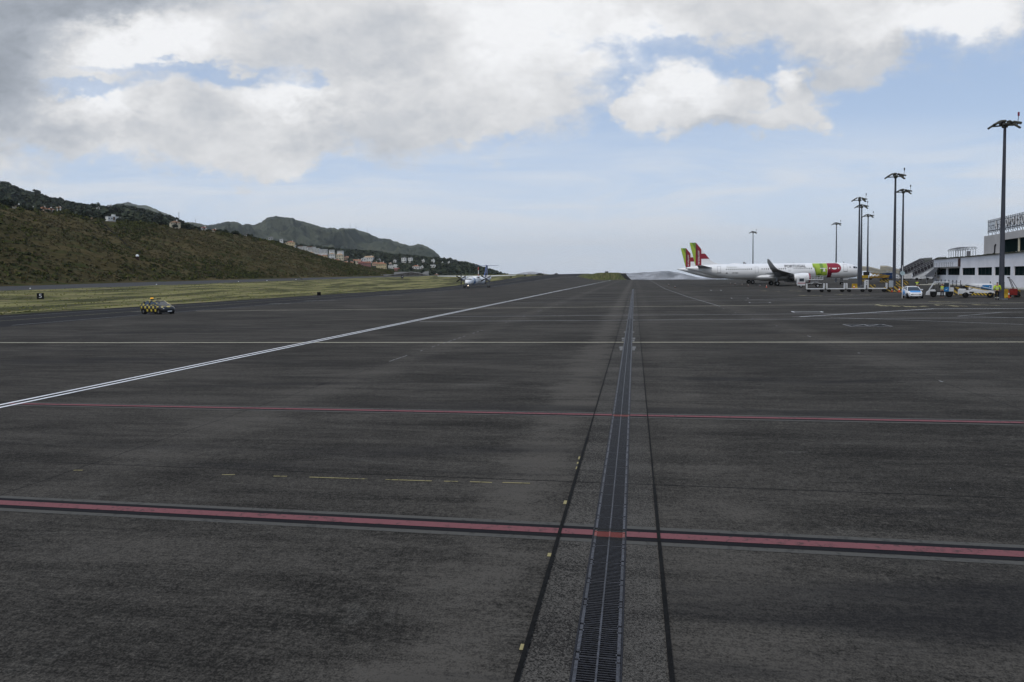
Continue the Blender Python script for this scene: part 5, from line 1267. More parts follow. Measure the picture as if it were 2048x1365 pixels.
        while x > -34.6:
            if not any(a-.35 < x < b_+.35 for a, b_ in ((-18.7, -18.1), (-27.1, -26.1))): wp.append(ellp(x, 4.42, .12, .17))
            x -= .533
        o = D(wp, mat('cabin_window', (.03, .035, .04), .5), 'windows', .03, dx=99, dz=99)
        for (a, b_, c, d_) in ((-5.15, -4.2, 3.55, 5.40), (-27.05, -26.2, 3.35, 5.0), (-18.65, -18.1, 3.85, 4.9), (-36.6, -35.75, 3.55, 5.30)): D(frame_p(a, b_, c, d_, .045), M_RUB, 'door', .03)
        D([rectp(-5.2, -4.15, 3.48, 3.55), rectp(-36.75, -35.6, 3.46, 3.55)], M_ACD, 'door_sill', .035)
        D([[(-1.52, 4.35), (-1.98, 4.28), (-2.02, 4.78), (-1.72, 4.82)], [(-2.06, 4.28), (-2.60, 4.38), (-2.72, 4.72), (-2.35, 4.86), (-2.08, 4.80)]], M_GLS, 'cockpit_window', .03)
        D([ellp(-3.5, 4.62, .16, .18)], M_RUB, 'door', .025); D([rectp(-2.2, -1.1, 3.82, 3.86)], M_RUB, 'nose_seam', .02)
    gear_leg(r, -21.9, 3.8, 2.3, .585, .40, .95); gear_leg(r, -21.9, -3.8, 2.3, .585, .40, .95); gear_leg(r, -5.05, 0, 2.0, .39, .22, .5, 'nose_gear')
    mb = MB(); mb.box(-4.2, 0, 1.35, 1.2, .9, .5); mb.build('gear_door', M_ACW, r)
    mb = MB(); mb.loft([[(x, w*math.sin(2*math.pi*i/14), 5.83+h*math.cos(2*math.pi*i/14)) for i in range(14)] for x, w, h in ((-30.2,.05,.02),(-30.8,.35,.18),(-31.6,.45,.28),(-32.6,.35,.2),(-33.4,.05,.02))]); mb.build('antenna_dome', M_ACW, r, True)
    for x, h in ((-28.9, .28), (-4.4, .25), (-16.8, .2)): MB().prism([(x, .02, 5.8), (x-.3, .02, 5.8), (x-.35, .02, 5.85+h), (x-.2, .02, 5.85+h)], (0, -.04, 0)).build('blade_antenna', M_ACG, r)
    return r
JX = JY = None
def solve_jet(pxn, pxt, ynose=None):
    """place so that nose and tail tips (z ~ 3.3 / 4.9) fall on the two image columns"""
    ra, rb_ = ray(pxn, 545), ray(pxt, 540); ma, mb_ = ra[0]/ra[1], rb_[0]/rb_[1]; y = 44.6/(ma-mb_); return ma*y, y
jx, jy = solve_jet(1725, 1372.5)
make_jet((jx, jy, SLOPE*(jx-22)), 'white jet airliner with green and red tail and letters PORTUGAL, standing nearest')
rr_ = ray(1356, 540); jy2 = jy*1.20; jx2 = rr_[0]/rr_[1]*jy2+44.6
make_jet((jx2, jy2, SLOPE*(jx2-22)), 'second white jet almost hidden behind the first, only its tail and wheels showing')

# ---------------------------------------------------------------- propeller airliner
L_BLU = mat('livery_navy', (.025, .06, .20), .4, 0, .05); L_BL2 = mat('livery_blue', (.06, .20, .42), .4, 0, .1, 1.5)
def make_prop(loc, rz, label):
    r = empty('propeller_airliner', loc, rz, label, 'propeller aircraft')
    S = [(0,.04,1.95,1.86),(-.15,.38,2.25,1.52),(-.6,.75,2.62,1.28),(-1.3,1.02,3.02,1.16),(-2.0,1.18,3.42,1.12),(-2.8,1.28,3.66,1.10),(-4,1.34,3.78,1.10),(-6,1.345,3.80,1.10),(-21,1.345,3.80,1.10),(-24,1.2,3.80,1.42),(-27,.85,3.76,2.05),(-29.5,.5,3.65,2.6),(-31,.2,3.5,3.0)]
    hull = Hull(S); fu = MB().loft(fus_rings(S, 32)).build('fuselage', M_ACW, r, True)
    for s in (-1, 1):
        D = lambda polys, m, nm, off=.02, **k: decal(hull, polys, m, fu, nm, s, off, **k)
        D([[(-1.55, 2.95), (-2.35, 2.92), (-2.6, 3.22), (-1.95, 3.30)]], M_GLS, 'cockpit_window', .02, dz=.05)
        D([[(-5.0, 1.25), (-6.3, 1.2), (-7.3, 1.9), (-6.6, 2.6), (-7.4, 3.3), (-6.2, 3.65), (-5.2, 3.70), (-5.6, 2.9), (-4.7, 2.3)]], L_BL2, 'livery_pattern')
        D([[(-5.4, 1.6), (-6.2, 1.7), (-6.0, 2.4), (-6.6, 3.0), (-5.6, 3.3), (-5.9, 2.5)]], L_BLU, 'livery_pattern', .03)
        wp = [ellp(-8.2-k*.8, 2.85, .13, .2) for k in range(20)]; D(wp, M_GLS, 'windows', .02, dx=99, dz=99)
        D(frame_p(-4.3, -3.6, 1.7, 3.3), M_RUB, 'door', .02)
    mb = MB(); P = []
    for y0, y1 in ((-.78, -.40), (-.36, -.02), (.02, .36), (.40, .78)):
        f = lambda y, z: (float(np.interp(z, [2.62, 3.02, 3.42, 3.66], [-.6, -1.3, -2.0, -2.8]))+.06+.0-(abs(y)**2)*.75, y, z+.02-abs(y)**2*.10)
        mb.add([f(y0, 2.98), f(y1, 2.98), f(y1, 3.34), f(y0, 3.34)], [(0, 1, 2, 3)])
    mb.build('windscreen', M_GLS, fu)
    wing('wing', [(-13.3, -14.2, 4.28, 1.45, .16), (-12.3, -5.0, 4.05, 2.9, .42), (-12.2, 0, 3.98, 3.0, .48), (-12.3, 5.0, 4.05, 2.9, .42), (-13.3, 14.2, 4.28, 1.45, .16)], M_ACW, r)
    MB().box(-13.6, 0, 3.55, 4.6, 1.6, .38, bev=.15).build('wing_fairing', M_ACW, r)
    for s in (-1, 1):
        y = 4.4*s; mb = MB(); mb.loft([[(x, y+w*math.sin(2*math.pi*i/20), z+h*math.cos(2*math.pi*i/20)) for i in range(20)] for x, w, z, h in ((-9.5,.28,3.25,.28),(-9.9,.42,3.2,.45),(-10.6,.5,3.12,.62),(-12.2,.55,3.1,.76),(-14.5,.55,3.15,.76),(-16.2,.42,3.4,.5),(-17.6,.12,3.7,.15))])
        eo = mb.build('engine', M_ACW, r, True)
        MB().loft([[(x, y+w*math.sin(2*math.pi*i/14), 3.25+w*math.cos(2*math.pi*i/14)) for i in range(14)] for x, w in ((-9.5,.27),(-9.2,.26),(-8.95,.16),(-8.85,.03))]).build('spinner', M_ACD, eo, True)
        MB().box(-9.75, y, 2.65, .25, .5, .22, bev=.05).build('air_intake', M_ACD, eo)
        for k in range(6):
            a = math.radians(60*k+(4 if s > 0 else 0)); ca, sa_ = math.cos(a), math.sin(a)
            def bp(rad, off, dx_): return (-9.25+dx_, y+rad*sa_+off*ca, 3.25+rad*ca-off*sa_)
            rings = []
            for rad, c_, tw in ((.22,.10,.9),(.6,.19,.75),(1.1,.24,.5),(1.65,.22,.35),(2.02,.12,.25)):
                o1 = c_*math.cos(tw*.6); d1_ = c_*math.sin(tw)*.8
                rings.append([bp(rad, -o1, -d1_), bp(rad, 0, .035), bp(rad, o1, d1_), bp(rad, 0, -.035)])
            MB().loft(rings).build('blade', M_ACD, eo)
        gear_leg(r, -14.1, 4.4*s, 2.6, .41, .26, .48)
        wing('tailplane', [(-30.1, .0, 8.05, 2.5, .26), (-30.7, 4.65*s, 8.10, 1.4, .12)], L_BLU, r)
    gear_leg(r, -1.9, 0, 1.4, .28, .18, .36, 'nose_gear')
    fin = MB().prism([(-22.8, .12, 3.78), (-25.5, .14, 4.2), (-27.2, .16, 5.0), (-30.0, .15, 8.15), (-32.6, .10, 8.15), (-31.3, .14, 3.6), (-28, .14, 3.5)], (0, -.28, 0)).build('fin', L_BLU, r)
    MB().prism([(-22.6, .16, 3.80), (-25.2, .17, 4.25), (-27.4, .17, 3.9), (-27.4, .17, 3.7)], (0, -.34, 0)).build('fin_panel', L_BL2, fin)
    MB().loft([[(x, w*math.sin(2*math.pi*i/12), 8.1+w*math.cos(2*math.pi*i/12)) for i in range(12)] for x, w in ((-29.4,.03),(-29.9,.22),(-31.5,.2),(-33.0,.04))]).build('tail_bullet', L_BLU, r, True)
    mm = bpy.data.materials.new('landing_light'); mm.use_nodes = True; bb = mm.node_tree.nodes['Principled BSDF']; bb.inputs['Emission Color'].default_value = (1, .82, .62, 1); bb.inputs['Emission Strength'].default_value = 5
    MB().cyl((-1.55, 0, .95), (-1.50, 0, .95), .10, None, 12).build('taxi_light', mm, r)
    MB().box(-15.3, 0, .92, 1.4, .9, .2, bev=.05).build('belly_panel', M_ACW, r)
    return r
qp = gp(953.5, 576)   # point midway between the main wheels
make_prop((qp[0], qp[1]-14.1, SLOPE*qp[0]+.0), -math.pi/2, 'white high-wing propeller airliner with navy T-tail taxiing towards us, landing light on')
# ---------------------------------------------------------------- vehicles
def loc_at(px, py): x, y = gp(px, py); return (x, y, SLOPE*x)
def rgt_angle(px): return -azim(px)     # local +x points to the right of the picture when rotated by this
M_PLAS = mat('black_plastic', (.015, .015, .016), .6, 0, .1, spec=.2)
M_CGL = mat('car_glass', (.03, .04, .05), .06, 0, .05)
M_YELM = mat('machine_yellow', (.36, .235, .025), .6, 0, .15, 2); M_WHM = mat('machine_white', (.54, .55, .56), .5, 0, .08, 1.2)
M_ORA = mat('cone_orange', (.55, .10, .04), .6); M_HIV = mat('hi_vis_yellow', (.55, .75, .03), .7, 0, .06, 6); M_REFL = mat('reflective_band', (.55, .56, .50), .4)
M_NAVY = mat('work_trousers', (.012, .013, .017), .9, 0, .2, 8); M_SKIN = mat('skin', (.36, .20, .14), .6, 0, .05); M_HAIR = mat('dark_knit', (.012, .011, .010), .9)
M_HAZ = hatch('hazard_blocks', (.28, .185, .02), (.010, .010, .010), 1.3, 3, .7)
def wheel(parent, x, y, r_, w, name='wheel', rim=M_RIM):
    t = MB(); prof = [(.55, -w/2), (.88, -w/2), (1.0, -w/3), (1.0, w/3), (.88, w/2), (.55, w/2)]
    t.loft([[(x+r_*a*math.cos(2*math.pi*i/20), y+b_, r_+r_*a*math.sin(2*math.pi*i/20)) for a, b_ in prof] for i in range(21)], cap=False)
    o = t.build(name, M_TYRE, parent, True)
    h = MB(); h.cyl((x, y-w*.30, r_), (x, y+w*.30, r_), r_*.58, None, 16)
    for k in range(5):
        a = 2*math.pi*k/5; s = 1 if y > 0 else -1; h.box(x+math.cos(a)*r_*.3, y+s*w*.32, r_+math.sin(a)*r_*.3-.03, r_*.16, .03, .06)
    h.build('rim', rim, o); return o
def hatchback(name, loc, rz, label, cat, L_, W, H, body, wheels_r=.30, wb=2.55):
    """x forward; origin on the ground under the middle of the car"""
    r = empty(name, loc, rz, label, cat); hw = W/2; f, b_ = L_/2, -L_/2
    st = [(f, .55, .30, .52), (f-.05, .74, .22, .68), (f-.22, .86, .18, .80), (f-.55, .95, .18, .88), (f-1.05, .99, .20, .97), (.55, 1.0, .20, 1.02), (-.2, 1.0, .20, 1.03), (-1.0, 1.0, .20, 1.06), (b_+.45, .98, .22, 1.10), (b_+.12, .92, .28, 1.05), (b_, .80, .38, .92)]
    rings = []
    for x, w, zb, zt in st:
        w *= hw; zt *= H/1.5; k = [(0, zb), (w*.80, zb), (w*.97, zb+.10), (w, zb+(zt-zb)*.45), (w*.985, zt-.10), (w*.90, zt-.01), (w*.6, zt+.02), (0, zt+.035)]
        rings.append([(x, y, z) for y, z in k]+[(x, -y, z) for y, z in k[-2:0:-1]])
    bo = MB().loft(rings).build('body', body, r, True)
    gs = [(f-.84, .80, .93, .96), (.60, .82, 1.00, 1.24), (.26, .80, 1.01, 1.42), (-.35, .79, 1.02, 1.47), (-1.0, .78, 1.04, 1.45), (b_+.42, .74, 1.06, 1.34), (b_+.14, .74, 1.04, 1.08)]
    rg = []
    for x, w, zb, zt in gs:
        zb, zt = zb*H/1.5-.03, zt*H/1.5; wr = w*hw*(1.06-.26*(zt-zb)/.45)
        rg.append([(x, w*hw*1.10, zb), (x, (w*hw*1.10+wr)/2+.02, (zb+zt)/2), (x, wr, zt), (x, wr*.5, zt+.015), (x, 0, zt+.02), (x, -wr*.5, zt+.015), (x, -wr, zt), (x, -(w*hw*1.10+wr)/2-.02, (zb+zt)/2), (x, -w*hw*1.10, zb)])
    MB().loft(rg).build('windows', M_CGL, r, True)
    rr = []
    for x, w, zt in ((.32, .60, 1.425), (-.35, .63, 1.475), (-1.0, .62, 1.455), (b_+.40, .57, 1.355)):
        zt = zt*H/1.5+.012; rr.append([(x, w*hw*1.12, zt-.05), (x, w*hw, zt), (x, 0, zt+.02), (x, -w*hw, zt), (x, -w*hw*1.12, zt-.05), (x, -w*hw*1.05, zt-.07), (x, 0, zt-.05), (x, w*hw*1.05, zt-.07)])
    ro = MB().loft(rr).build('roof', body, r, True)
    for s in (-1, 1):
        y1, y2 = s*hw*.895, s*hw*.685
        pil = lambda *a: MB().cyl(*a).build('pillar', body, r)
        pil((f-.84, y1*.98, .95*H/1.5), (.30, y2, 1.42*H/1.5), .035, None, 6); pil((-.42, y1+s*.015, 1.02*H/1.5), (-.42, y2+s*.035, 1.43*H/1.5), .035, None, 6)
        pil((b_+.55, y1, 1.06*H/1.5), (b_+.62, y2+s*.01, 1.37*H/1.5), .07, None, 6); pil((b_+.10, y1*.9, 1.05*H/1.5), (b_+.42, y2*.95, 1.35*H/1.5), .05, None, 6)
    for s in (-1, 1):
        for x in (wb/2, -wb/2+.02):
            MB().cyl((x, s*(hw-.18), wheels_r+.02), (x, s*(hw+.004), wheels_r+.02), wheels_r*1.17, None, 22).build('wheel_arch', M_PLAS, r)
            wheel(r, x, s*(hw-.06), wheels_r, .20)
        MB().box(f-.20, s*hw*.68, .60*H/1.5, .22, .26, .11, rz=s*-.35, bev=.05).build('headlight', mat('headlight_lens', (.55, .57, .60), .1), r)
        MB().box(b_+.02, s*hw*.74, .80*H/1.5, .08, .14, .18, bev=.03).build('tail_light', mat('tail_red', (.30, .01, .01), .2), r)
        MB().box(.58, s*(hw+.10), .98*H/1.5, .14, .20, .14, bev=.04).build('mirror', body, r)
    MB().box(f-.01, 0, .30, .05, .52, .11).build('number_plate', M_WHITE, r)
    MB().box(f-.03, 0, .44, .06, W*.62, .12, bev=.03).build('grille', M_PLAS, r)
    MB().box(f-.05, 0, .22, .07, W*.70, .09, bev=.03).build('air_intake', M_PLAS, r)
    return r
# follow-me car
m, g2, b = bsdf('follow_me_checks'); tcn = g2.nt.nodes.new('ShaderNodeTexCoord'); s = g2.sep(tcn.outputs['Object'])
fl = lambda v, k, o=0.0: g2.m('FLOOR', g2.m('ADD', g2.m('MULTIPLY', v, k), o))
ck = g2.m('ABSOLUTE', g2.m('MODULO', g2.m('ADD', g2.m('ADD', fl(s[0], 2.9, 20.3), fl(s[1], 2.4, 20.5)), fl(s[2], 3.0, 20.1)), 2.0))
fr = g2.m('MULTIPLY', g2.m('GREATER_THAN', s[0], 1.0), g2.m('LESS_THAN', s[2], .80)); lo = g2.m('LESS_THAN', s[2], .30)
ins = lambda v, k, o=0.0: g2.m('LESS_THAN', g2.m('ABSOLUTE', g2.m('SUBTRACT', g2.m('FRACT', g2.m('ADD', g2.m('MULTIPLY', v, k), o)), .5)), .43)
ck = g2.m('MULTIPLY', ck, g2.m('MULTIPLY', ins(s[0], 2.9, 20.3), ins(s[2], 3.0, 20.1)))
ck = g2.m('MULTIPLY', g2.m('MULTIPLY', ck, g2.m('SUBTRACT', 1.0, fr)), g2.m('SUBTRACT', 1.0, lo))
g2.put(b.inputs['Base Color'], g2.mix(g2.m('GREATER_THAN', ck, .5), (.010, .011, .014), (.44, .345, .05))); b.inputs['Roughness'].default_value = .3
zl = loc_at(316, 628.5)
zr = hatchback('follow_me_car', zl, math.radians(-16), 'small airfield car with yellow and black checks and an amber roof beacon on the taxiway', 'car', 4.08, 1.73, 1.57, m, .315, 2.59)
bar = MB().box(-.35, 0, 1.66, .24, 1.15, .05, bev=.02).build('roof_bar', M_PLAS, zr)
mb = MB(); mb.cyl((-.35, -.2, 1.55), (-.35, -.2, 1.66), .03); mb.box(.1, .1, 1.68, .7, .08, .10, bev=.02); mb.build('sign_rail', M_PLAS, zr)
MB().box(-.55, -.30, 1.74, .18, .34, .13, bev=.04).build('beacon', mat('amber_lens', (.75, .33, .01), .25, emit=(1, .5, .05, .6)), zr)
MB().box(-.55, -.30, 1.58, .10, .12, .17).build('beacon_mount', M_PLAS, zr)
# blue and white car
m, g2, b = bsdf('white_blue_livery'); tcn = g2.nt.nodes.new('ShaderNodeTexCoord'); s = g2.sep(tcn.outputs['Object'])
hood = g2.m('MULTIPLY', g2.m('MULTIPLY', g2.m('GREATER_THAN', s[0], .80), g2.m('GREATER_THAN', s[2], .72)), g2.m('LESS_THAN', g2.m('ABSOLUTE', s[1]), g2.m('SUBTRACT', .66, g2.m('MULTIPLY', g2.m('SUBTRACT', s[0], .8), .12))))
sd = g2.m('MULTIPLY', g2.m('GREATER_THAN', g2.m('ABSOLUTE', s[1]), .62), g2.m('MULTIPLY', g2.m('LESS_THAN', s[0], .6), g2.m('GREATER_THAN', g2.noise(tcn.outputs['Object'], 2.1, 2, .4), .48)))
f_ = g2.m('MAXIMUM', hood, g2.m('MULTIPLY', sd, g2.m('GREATER_THAN', s[2], .35)))
g2.put(b.inputs['Base Color'], g2.mix(f_, (.74, .75, .76), (.03, .24, .58))); b.inputs['Roughness'].default_value = .25
hatchback('service_car', loc_at(1824, 596.5), math.radians(-98), 'small white hatchback with a sky blue bonnet facing us before the terminal', 'car', 3.80, 1.66, 1.45, m, .295, 2.47)

# baggage dollies
def dolly(loc, rz, label, tall=False):
    r = empty('baggage_dolly', loc, rz, label, 'baggage cart', 'row of four white baggage dollies')
    MB().box(0, 0, .48, 2.75, 1.5, .13, bev=.02).build('deck', M_WHM, r)
    for s in (-1, 1):
        h = .80+(.40 if (tall and s > 0) else 0)
        MB().box(s*1.33, 0, .61, .07, 1.45, h, bev=.02).build('end_panel', M_WHM, r)
        MB().box(s*1.33, -.72, .55, .16, .06, h+.1).build('corner_post', M_WHM, r); MB().box(s*1.33, .72, .55, .16, .06, h+.1).build('corner_post', M_WHM, r)
        for y in (-.55, .55): wheel(r, s*.98, y, .26, .20, rim=M_PLAS)
        MB().box(s*.98, 0, .22, .12, 1.0, .26).build('axle', M_PLAS, r)
    MB().cyl((-1.4, 0, .42), (-1.95, 0, .30), .035, None, 6).build('drawbar', M_PLAS, r)
    return r
for px, py, lb, tl_ in ((1630.5, 584.6, 'white flat baggage dolly nearest the jet engine, left end of the row', False), (1671, 584.6, 'second white baggage dolly of the row, under the front fuselage', False), (1711.5, 584.4, 'third white baggage dolly with one taller end panel by the jet nose', True), (1754, 584.2, 'last white baggage dolly of the row, right of the jet nose', False)):
    dolly(loc_at(px, py), rgt_angle(px)+.07, lb, tl_)
# scissor lift truck
def scissor_truck(loc, rz, label):
    r = empty('lift_truck', loc, rz, label, 'truck')    # faces -x
    MB().box(.2, 0, .55, 4.9, 1.0, .18).build('chassis', M_PLAS, r)
    mb = MB(); mb.loft([[(x, y, z) for y, z in ((-1.0, zb), (1.0, zb), (1.0, zt-.25), (.9, zt), (-.9, zt), (-1.0, zt-.25))] for x, zb, zt in ((-2.6, .55, 1.35), (-2.5, .45, 1.75), (-2.25, .45, 2.25), (-.95, .45, 2.35), (-.9, .55, 2.30))])
    c = mb.build('cab', M_WHM, r)
    MB().box(-2.44, 0, 1.32, .06, 1.75, .75, ry=.32).build('windscreen', M_CGL, c)
    for s in (-1, 1): MB().box(-1.65, s*1.005, 1.32, .95, .03, .68, bev=.01).build('side_window', M_CGL, c); MB().box(-1.7, s*1.01, .88, 1.5, .03, .16).build('stripe', L_RED, c)
    MB().box(-2.66, 0, .42, .15, 1.9, .28, bev=.03).build('bumper', M_PLAS, r)
    for x in (-1.75, 1.6):
        for s in (-1, 1): wheel(r, x, s*.85, .40, .26)
    MB().box(1.0, 0, 1.66, 3.4, 1.9, .16).build('platform', M_WHM, r)
    mb = MB()
    for y in (-.9, .9):
        for z in (2.15, 2.55): mb.cyl((-.7, y, z), (2.7, y, z), .025, None, 6)
        for k in range(7): mb.cyl((-.7+k*.566, y, 1.8), (-.7+k*.566, y, 2.55), .022, None, 5)
    mb.build('guard_rail', M_WHM, r)
    mb = MB()
    for y in (-.55, .55):
        mb.cyl((-.4, y, .75), (2.4, y, 1.64), .06, None, 6); mb.cyl((2.4, y, .75), (-.4, y, 1.64), .06, None, 6); mb.cyl((.3, y, .75), (1.7, y, 1.64), .05, None, 6)
    mb.build('scissor_arms', M_WHM, r); MB().box(2.5, 0, .45, 1.3, 1.4, .10).build('rear_step', M_PLAS, r)
    return r
scissor_truck(loc_at(1619, 575.2), rgt_angle(1619)+.06, 'white truck with a scissor lift platform parked by the jet engine')
# baggage tractor
def tractor(loc, rz, label):
    r = empty('baggage_tractor', loc, rz, label, 'tractor')    # faces -x
    mb = MB(); mb.prism([(-1.5, -.65, .28), (-1.45, -.65, .62), (-1.1, -.65, .90), (-.55, -.65, .95), (-.45, -.65, .62), (1.35, -.65, .62), (1.35, -.65, .28)], (0, 1.3, 0)); mb.build('body', M_WHM, r)
    for x, q in ((-.72, .30), (.92, .33)):
        for s in (-1, 1): wheel(r, x, s*.64, q, .24, rim=M_PLAS); MB().box(x, s*.655, .30, q*2.5, .02, .42, bev=.008).build('wheel_arch', M_PLAS, r)
    MB().box(.1, 0, .50, .9, 1.0, .30).build('floor', M_PLAS, r)
    MB().box(1.0, 0, .62, .75, 1.25, .55, bev=.04).build('rear_deck', M_WHM, r)
    MB().box(.38, -.1, .62, .42, .9, .18, bev=.04).build('seat', M_PLAS, r); MB().box(.58, -.1, .80, .10, .9, .45, bev=.03).build('seat_back', M_PLAS, r)
    mb = MB()
    for y in (-.62, .62):
        mb.cyl((-1.15, y, .9), (-.62, y, 1.85), .045, None, 6); mb.cyl((-.62, y, 1.85), (.92, y, 1.85), .045, None, 6); mb.cyl((.92, y, 1.85), (.95, y, 1.1), .045, None, 6); mb.cyl((.1, y, 1.85), (.1, y, .6), .035, None, 6)
    mb.build('cab_frame', M_WHM, r); MB().box(.15, 0, 1.84, 1.6, 1.30, .07, bev=.02).build('roof', M_WHM, r)
    MB().cyl((-.55, 0, .9), (-.35, 0, 1.15), .03).build('steering_column', M_PLAS, r)
    p_ = MB().box(.62, -.64, .72, .52, .03, .55).build('blue_panel', mat('panel_blue', (.02, .17, .40), .5), r)
    MB().box(.62, -.64, 1.30, .50, .025, .46).build('side_window', M_CGL, r)
    MB().prism([(.48, -.66, .95), (.60, -.66, .90), (.78, -.66, 1.06), (.60, -.66, .97)], (0, .01, 0)).build('logo', M_LET, p_)
    return r
tractor(loc_at(1880, 594.6), rgt_angle(1880)+.05, 'white open baggage tractor with a blue rear panel, facing left before the terminal')
# belt loader
def belt_loader(loc, rz, label):
    r = empty('belt_loader', loc, rz, label, 'belt loader')
    mb = MB(); mb.box(0, 0, .42, 3.5, 1.5, .42, bev=.05); mb.box(-1.45, 0, .42, .7, 1.6, .62, bev=.06); mb.build('body', M_WHM, r)
    MB().box(.55, -.765, .30, 2.2, .03, .26).build('hazard_strip', hatch('hazard_stripe', (.50, .34, .02), (.012, .012, .012), 3.0, 3, .7), r)
    MB().box(-.55, -.77, .56, .45, .03, .16, bev=.01).build('vent', M_PLAS, r)
    for x in (-1.15, 1.25):
        for s in (-1, 1): wheel(r, x, s*.70, .32, .22, rim=M_PLAS)
    a, b_ = (-1.15, 1.55), (1.65, .88)
    mb = MB(); mb.prism([(a[0], -.42, a[1]), (b_[0], -.42, b_[1]), (b_[0], -.42, b_[1]-.10), (a[0], -.42, a[1]-.10)], (0, .84, 0)); mb.build('belt', M_PLAS, r)
    for s in (-1, 1):
        mb = MB(); mb.prism([(a[0]-.05, s*.46-.03, a[1]-.14), (b_[0], s*.46-.03, b_[1]-.14), (b_[0], s*.46-.03, b_[1]-.24), (a[0]-.05, s*.46-.03, a[1]-.24)], (0, .06, 0)); mb.build('side_rail', M_YELM, r)
        mb = MB(); mb.cyl((a[0]+.1, s*.5, a[1]+.12), (b_[0], s*.5, b_[1]+.10), .03, None, 6); mb.build('handrail', M_WHM, r)
        MB().cyl((-.9, s*.3, .8), (-.2, s*.3, 1.28), .05, None, 8).build('lift_ram', M_RIM, r)
    MB().box(-1.25, .15, .98, .45, .5, .42, bev=.05).build('seat', M_PLAS, r)
    MB().box(-1.55, .2, 1.0, .08, .7, .55).build('dashboard', M_PLAS, r); MB().box(-1.85, 0, .35, .10, 1.5, .62, bev=.03).build('bumper', M_WHM, r)
    return r
belt_loader(loc_at(1954, 595.5), rgt_angle(1954)+.03, 'white self-propelled belt loader with its yellow-edged belt sloping down to the right')
# service box with blue arrow panel
x, y, z = loc_at(1961, 590.5)
r = empty('ground_power_unit', (x, y, z), rgt_angle(1961)+.02, 'white wheeled container with a blue arrow panel behind the belt loader', 'container')
k = math.hypot(x, y)/F*.70
MB().box(-.0, 0, .55, 46*k, 1.6, 14.5*k*1.12, bev=.05).build('body', M_WHITE, r)
MB().prism([(0*k, -.83, .6+3.5*k), (4*k, -.83, .6+1.2*k), (20.5*k, -.83, .6+1.2*k), (20.5*k, -.83, .6+12.8*k), (4*k, -.83, .6+12.8*k), (0*k, -.83, .6+8.5*k)], (0, .01, 0)).build('blue_panel', mat('panel_blue', (.02, .17, .40), .5), r)
text_part('groundforce', 2.8*k, M_LET, r, (11.0*k, -.85, .6+6.2*k)); MB().prism([(15*k, -.85, .6+8.2*k), (17.5*k, -.85, .6+8.6*k), (18.2*k, -.85, .6+10.4*k), (16.4*k, -.85, .6+9.4*k)], (0, .01, 0)).build('logo', M_LET, r)
MB().box(-5*k, -.815, .6+1.0*k, .03, .02, 12.5*k).build('panel_seam', M_RUB, r)
for xx in (-18*k, 18*k):
    for s in (-1, 1): wheel(r, xx, s*.6, .28, .2, rim=M_PLAS)
# barrier blocks, cones and stands
def block(px, py, w, h, label, m_=None, rz=0.0):
    r = empty('barrier_block', loc_at(px, py), rgt_angle(px)+rz, label, 'barrier', 'yellow and black barrier blocks')
    prof = [(-.30, 0), (.30, 0), (.26, .16*h), (.13, .42*h), (.10, h), (-.10, h), (-.13, .42*h), (-.26, .16*h)]
    MB().prism([(-w/2, y, z) for y, z in prof], (w, 0, 0)).build('block', m_ or M_HAZ, r)
    MB().box(-w*.3, 0, -.0, .16, .66, .07).build('foot', M_PLAS, r); MB().box(w*.3, 0, 0, .16, .66, .07).build('foot', M_PLAS, r)
    return r
for px, py, w, h, label, q, mm_ in [
  (1709, 577.5, .95, .95, 'yellow block left of the mast at the jet nose, behind the third dolly', .3, M_YELM),(1726, 564, 1.6, .85, 'hazard block beyond the jet nose, below the yellow machinery', .1, None),(1745, 577.5, 1.1, .75, 'yellow and black block seen over the last dolly', -.4, None),
  (1766, 565.5, 1.6, .9, 'left one of two far hazard blocks below the blue containers', .2, None),(1774, 565.5, 1.3, .9, 'right one of two far hazard blocks below the blue containers', -.3, None),(1775, 584, 1.0, .75, 'low yellow trestle block right of the last dolly', 0, None),
  (1788, 583.5, 1.1, .85, 'yellow block left of the foot of the thick mast', .5, M_YELM),(1796, 584.5, 1.1, .95, 'tall hazard block hiding the foot of the thick mast', -.2, None),(1803, 583.5, .9, .8, 'yellow block touching the round sign pole', .3, M_YELM),
  (1797, 571.5, 1.3, 1.0, 'hazard block just right of and beyond the thick mast', .2, None),(1811, 571.0, 1.3, .95, 'hazard block standing before the covered stairs', -.5, None),(1804, 566.5, 1.2, .8, 'farther hazard block between the two masts', .1, None),
  (1912.5, 590.5, 1.25, 1.05, 'black and yellow block between the tractor and the belt loader', .05, None),(2009, 596.5, .62, 1.05, 'upright yellow barrier at the foot of the nearest mast', .1, M_YELM),(1999, 596, .8, .7, 'low dark hazard block behind the walking worker', .2, None),(2034, 594.5, .6, .85, 'yellow block at the far right beside the red machine', -.1, None)]:
    block(px, py, w, h, label, mm_, q)
def cone(px, py, h, label, m_=M_ORA, grp='traffic cones'):
    r = empty('traffic_cone', loc_at(px, py), random.random(), label, 'cone', grp)
    MB().box(0, 0, 0, h*.55, h*.55, .05, bev=.01).build('base', m_, r); MB().cyl((0, 0, .05), (0, 0, h), h*.20, h*.04, 14).build('cone', m_, r, True)
    MB().cyl((0, 0, h*.45), (0, 0, h*.68), h*.135, h*.098, 14).build('band', M_WHITE, r)
cone(1708, 577.8, .75, 'orange cone before the yellow block at the jet nose'); cone(1798.5, 584.8, .8, 'orange cone at the foot of the thick mast'); cone(1784, 584.4, .6, 'orange and white cone left of the thick mast'); cone(2016.5, 596.3, .85, 'orange cone between the yellow barrier and the red machine')
DK = mat('cone_dark', (.10, .05, .04), .7)
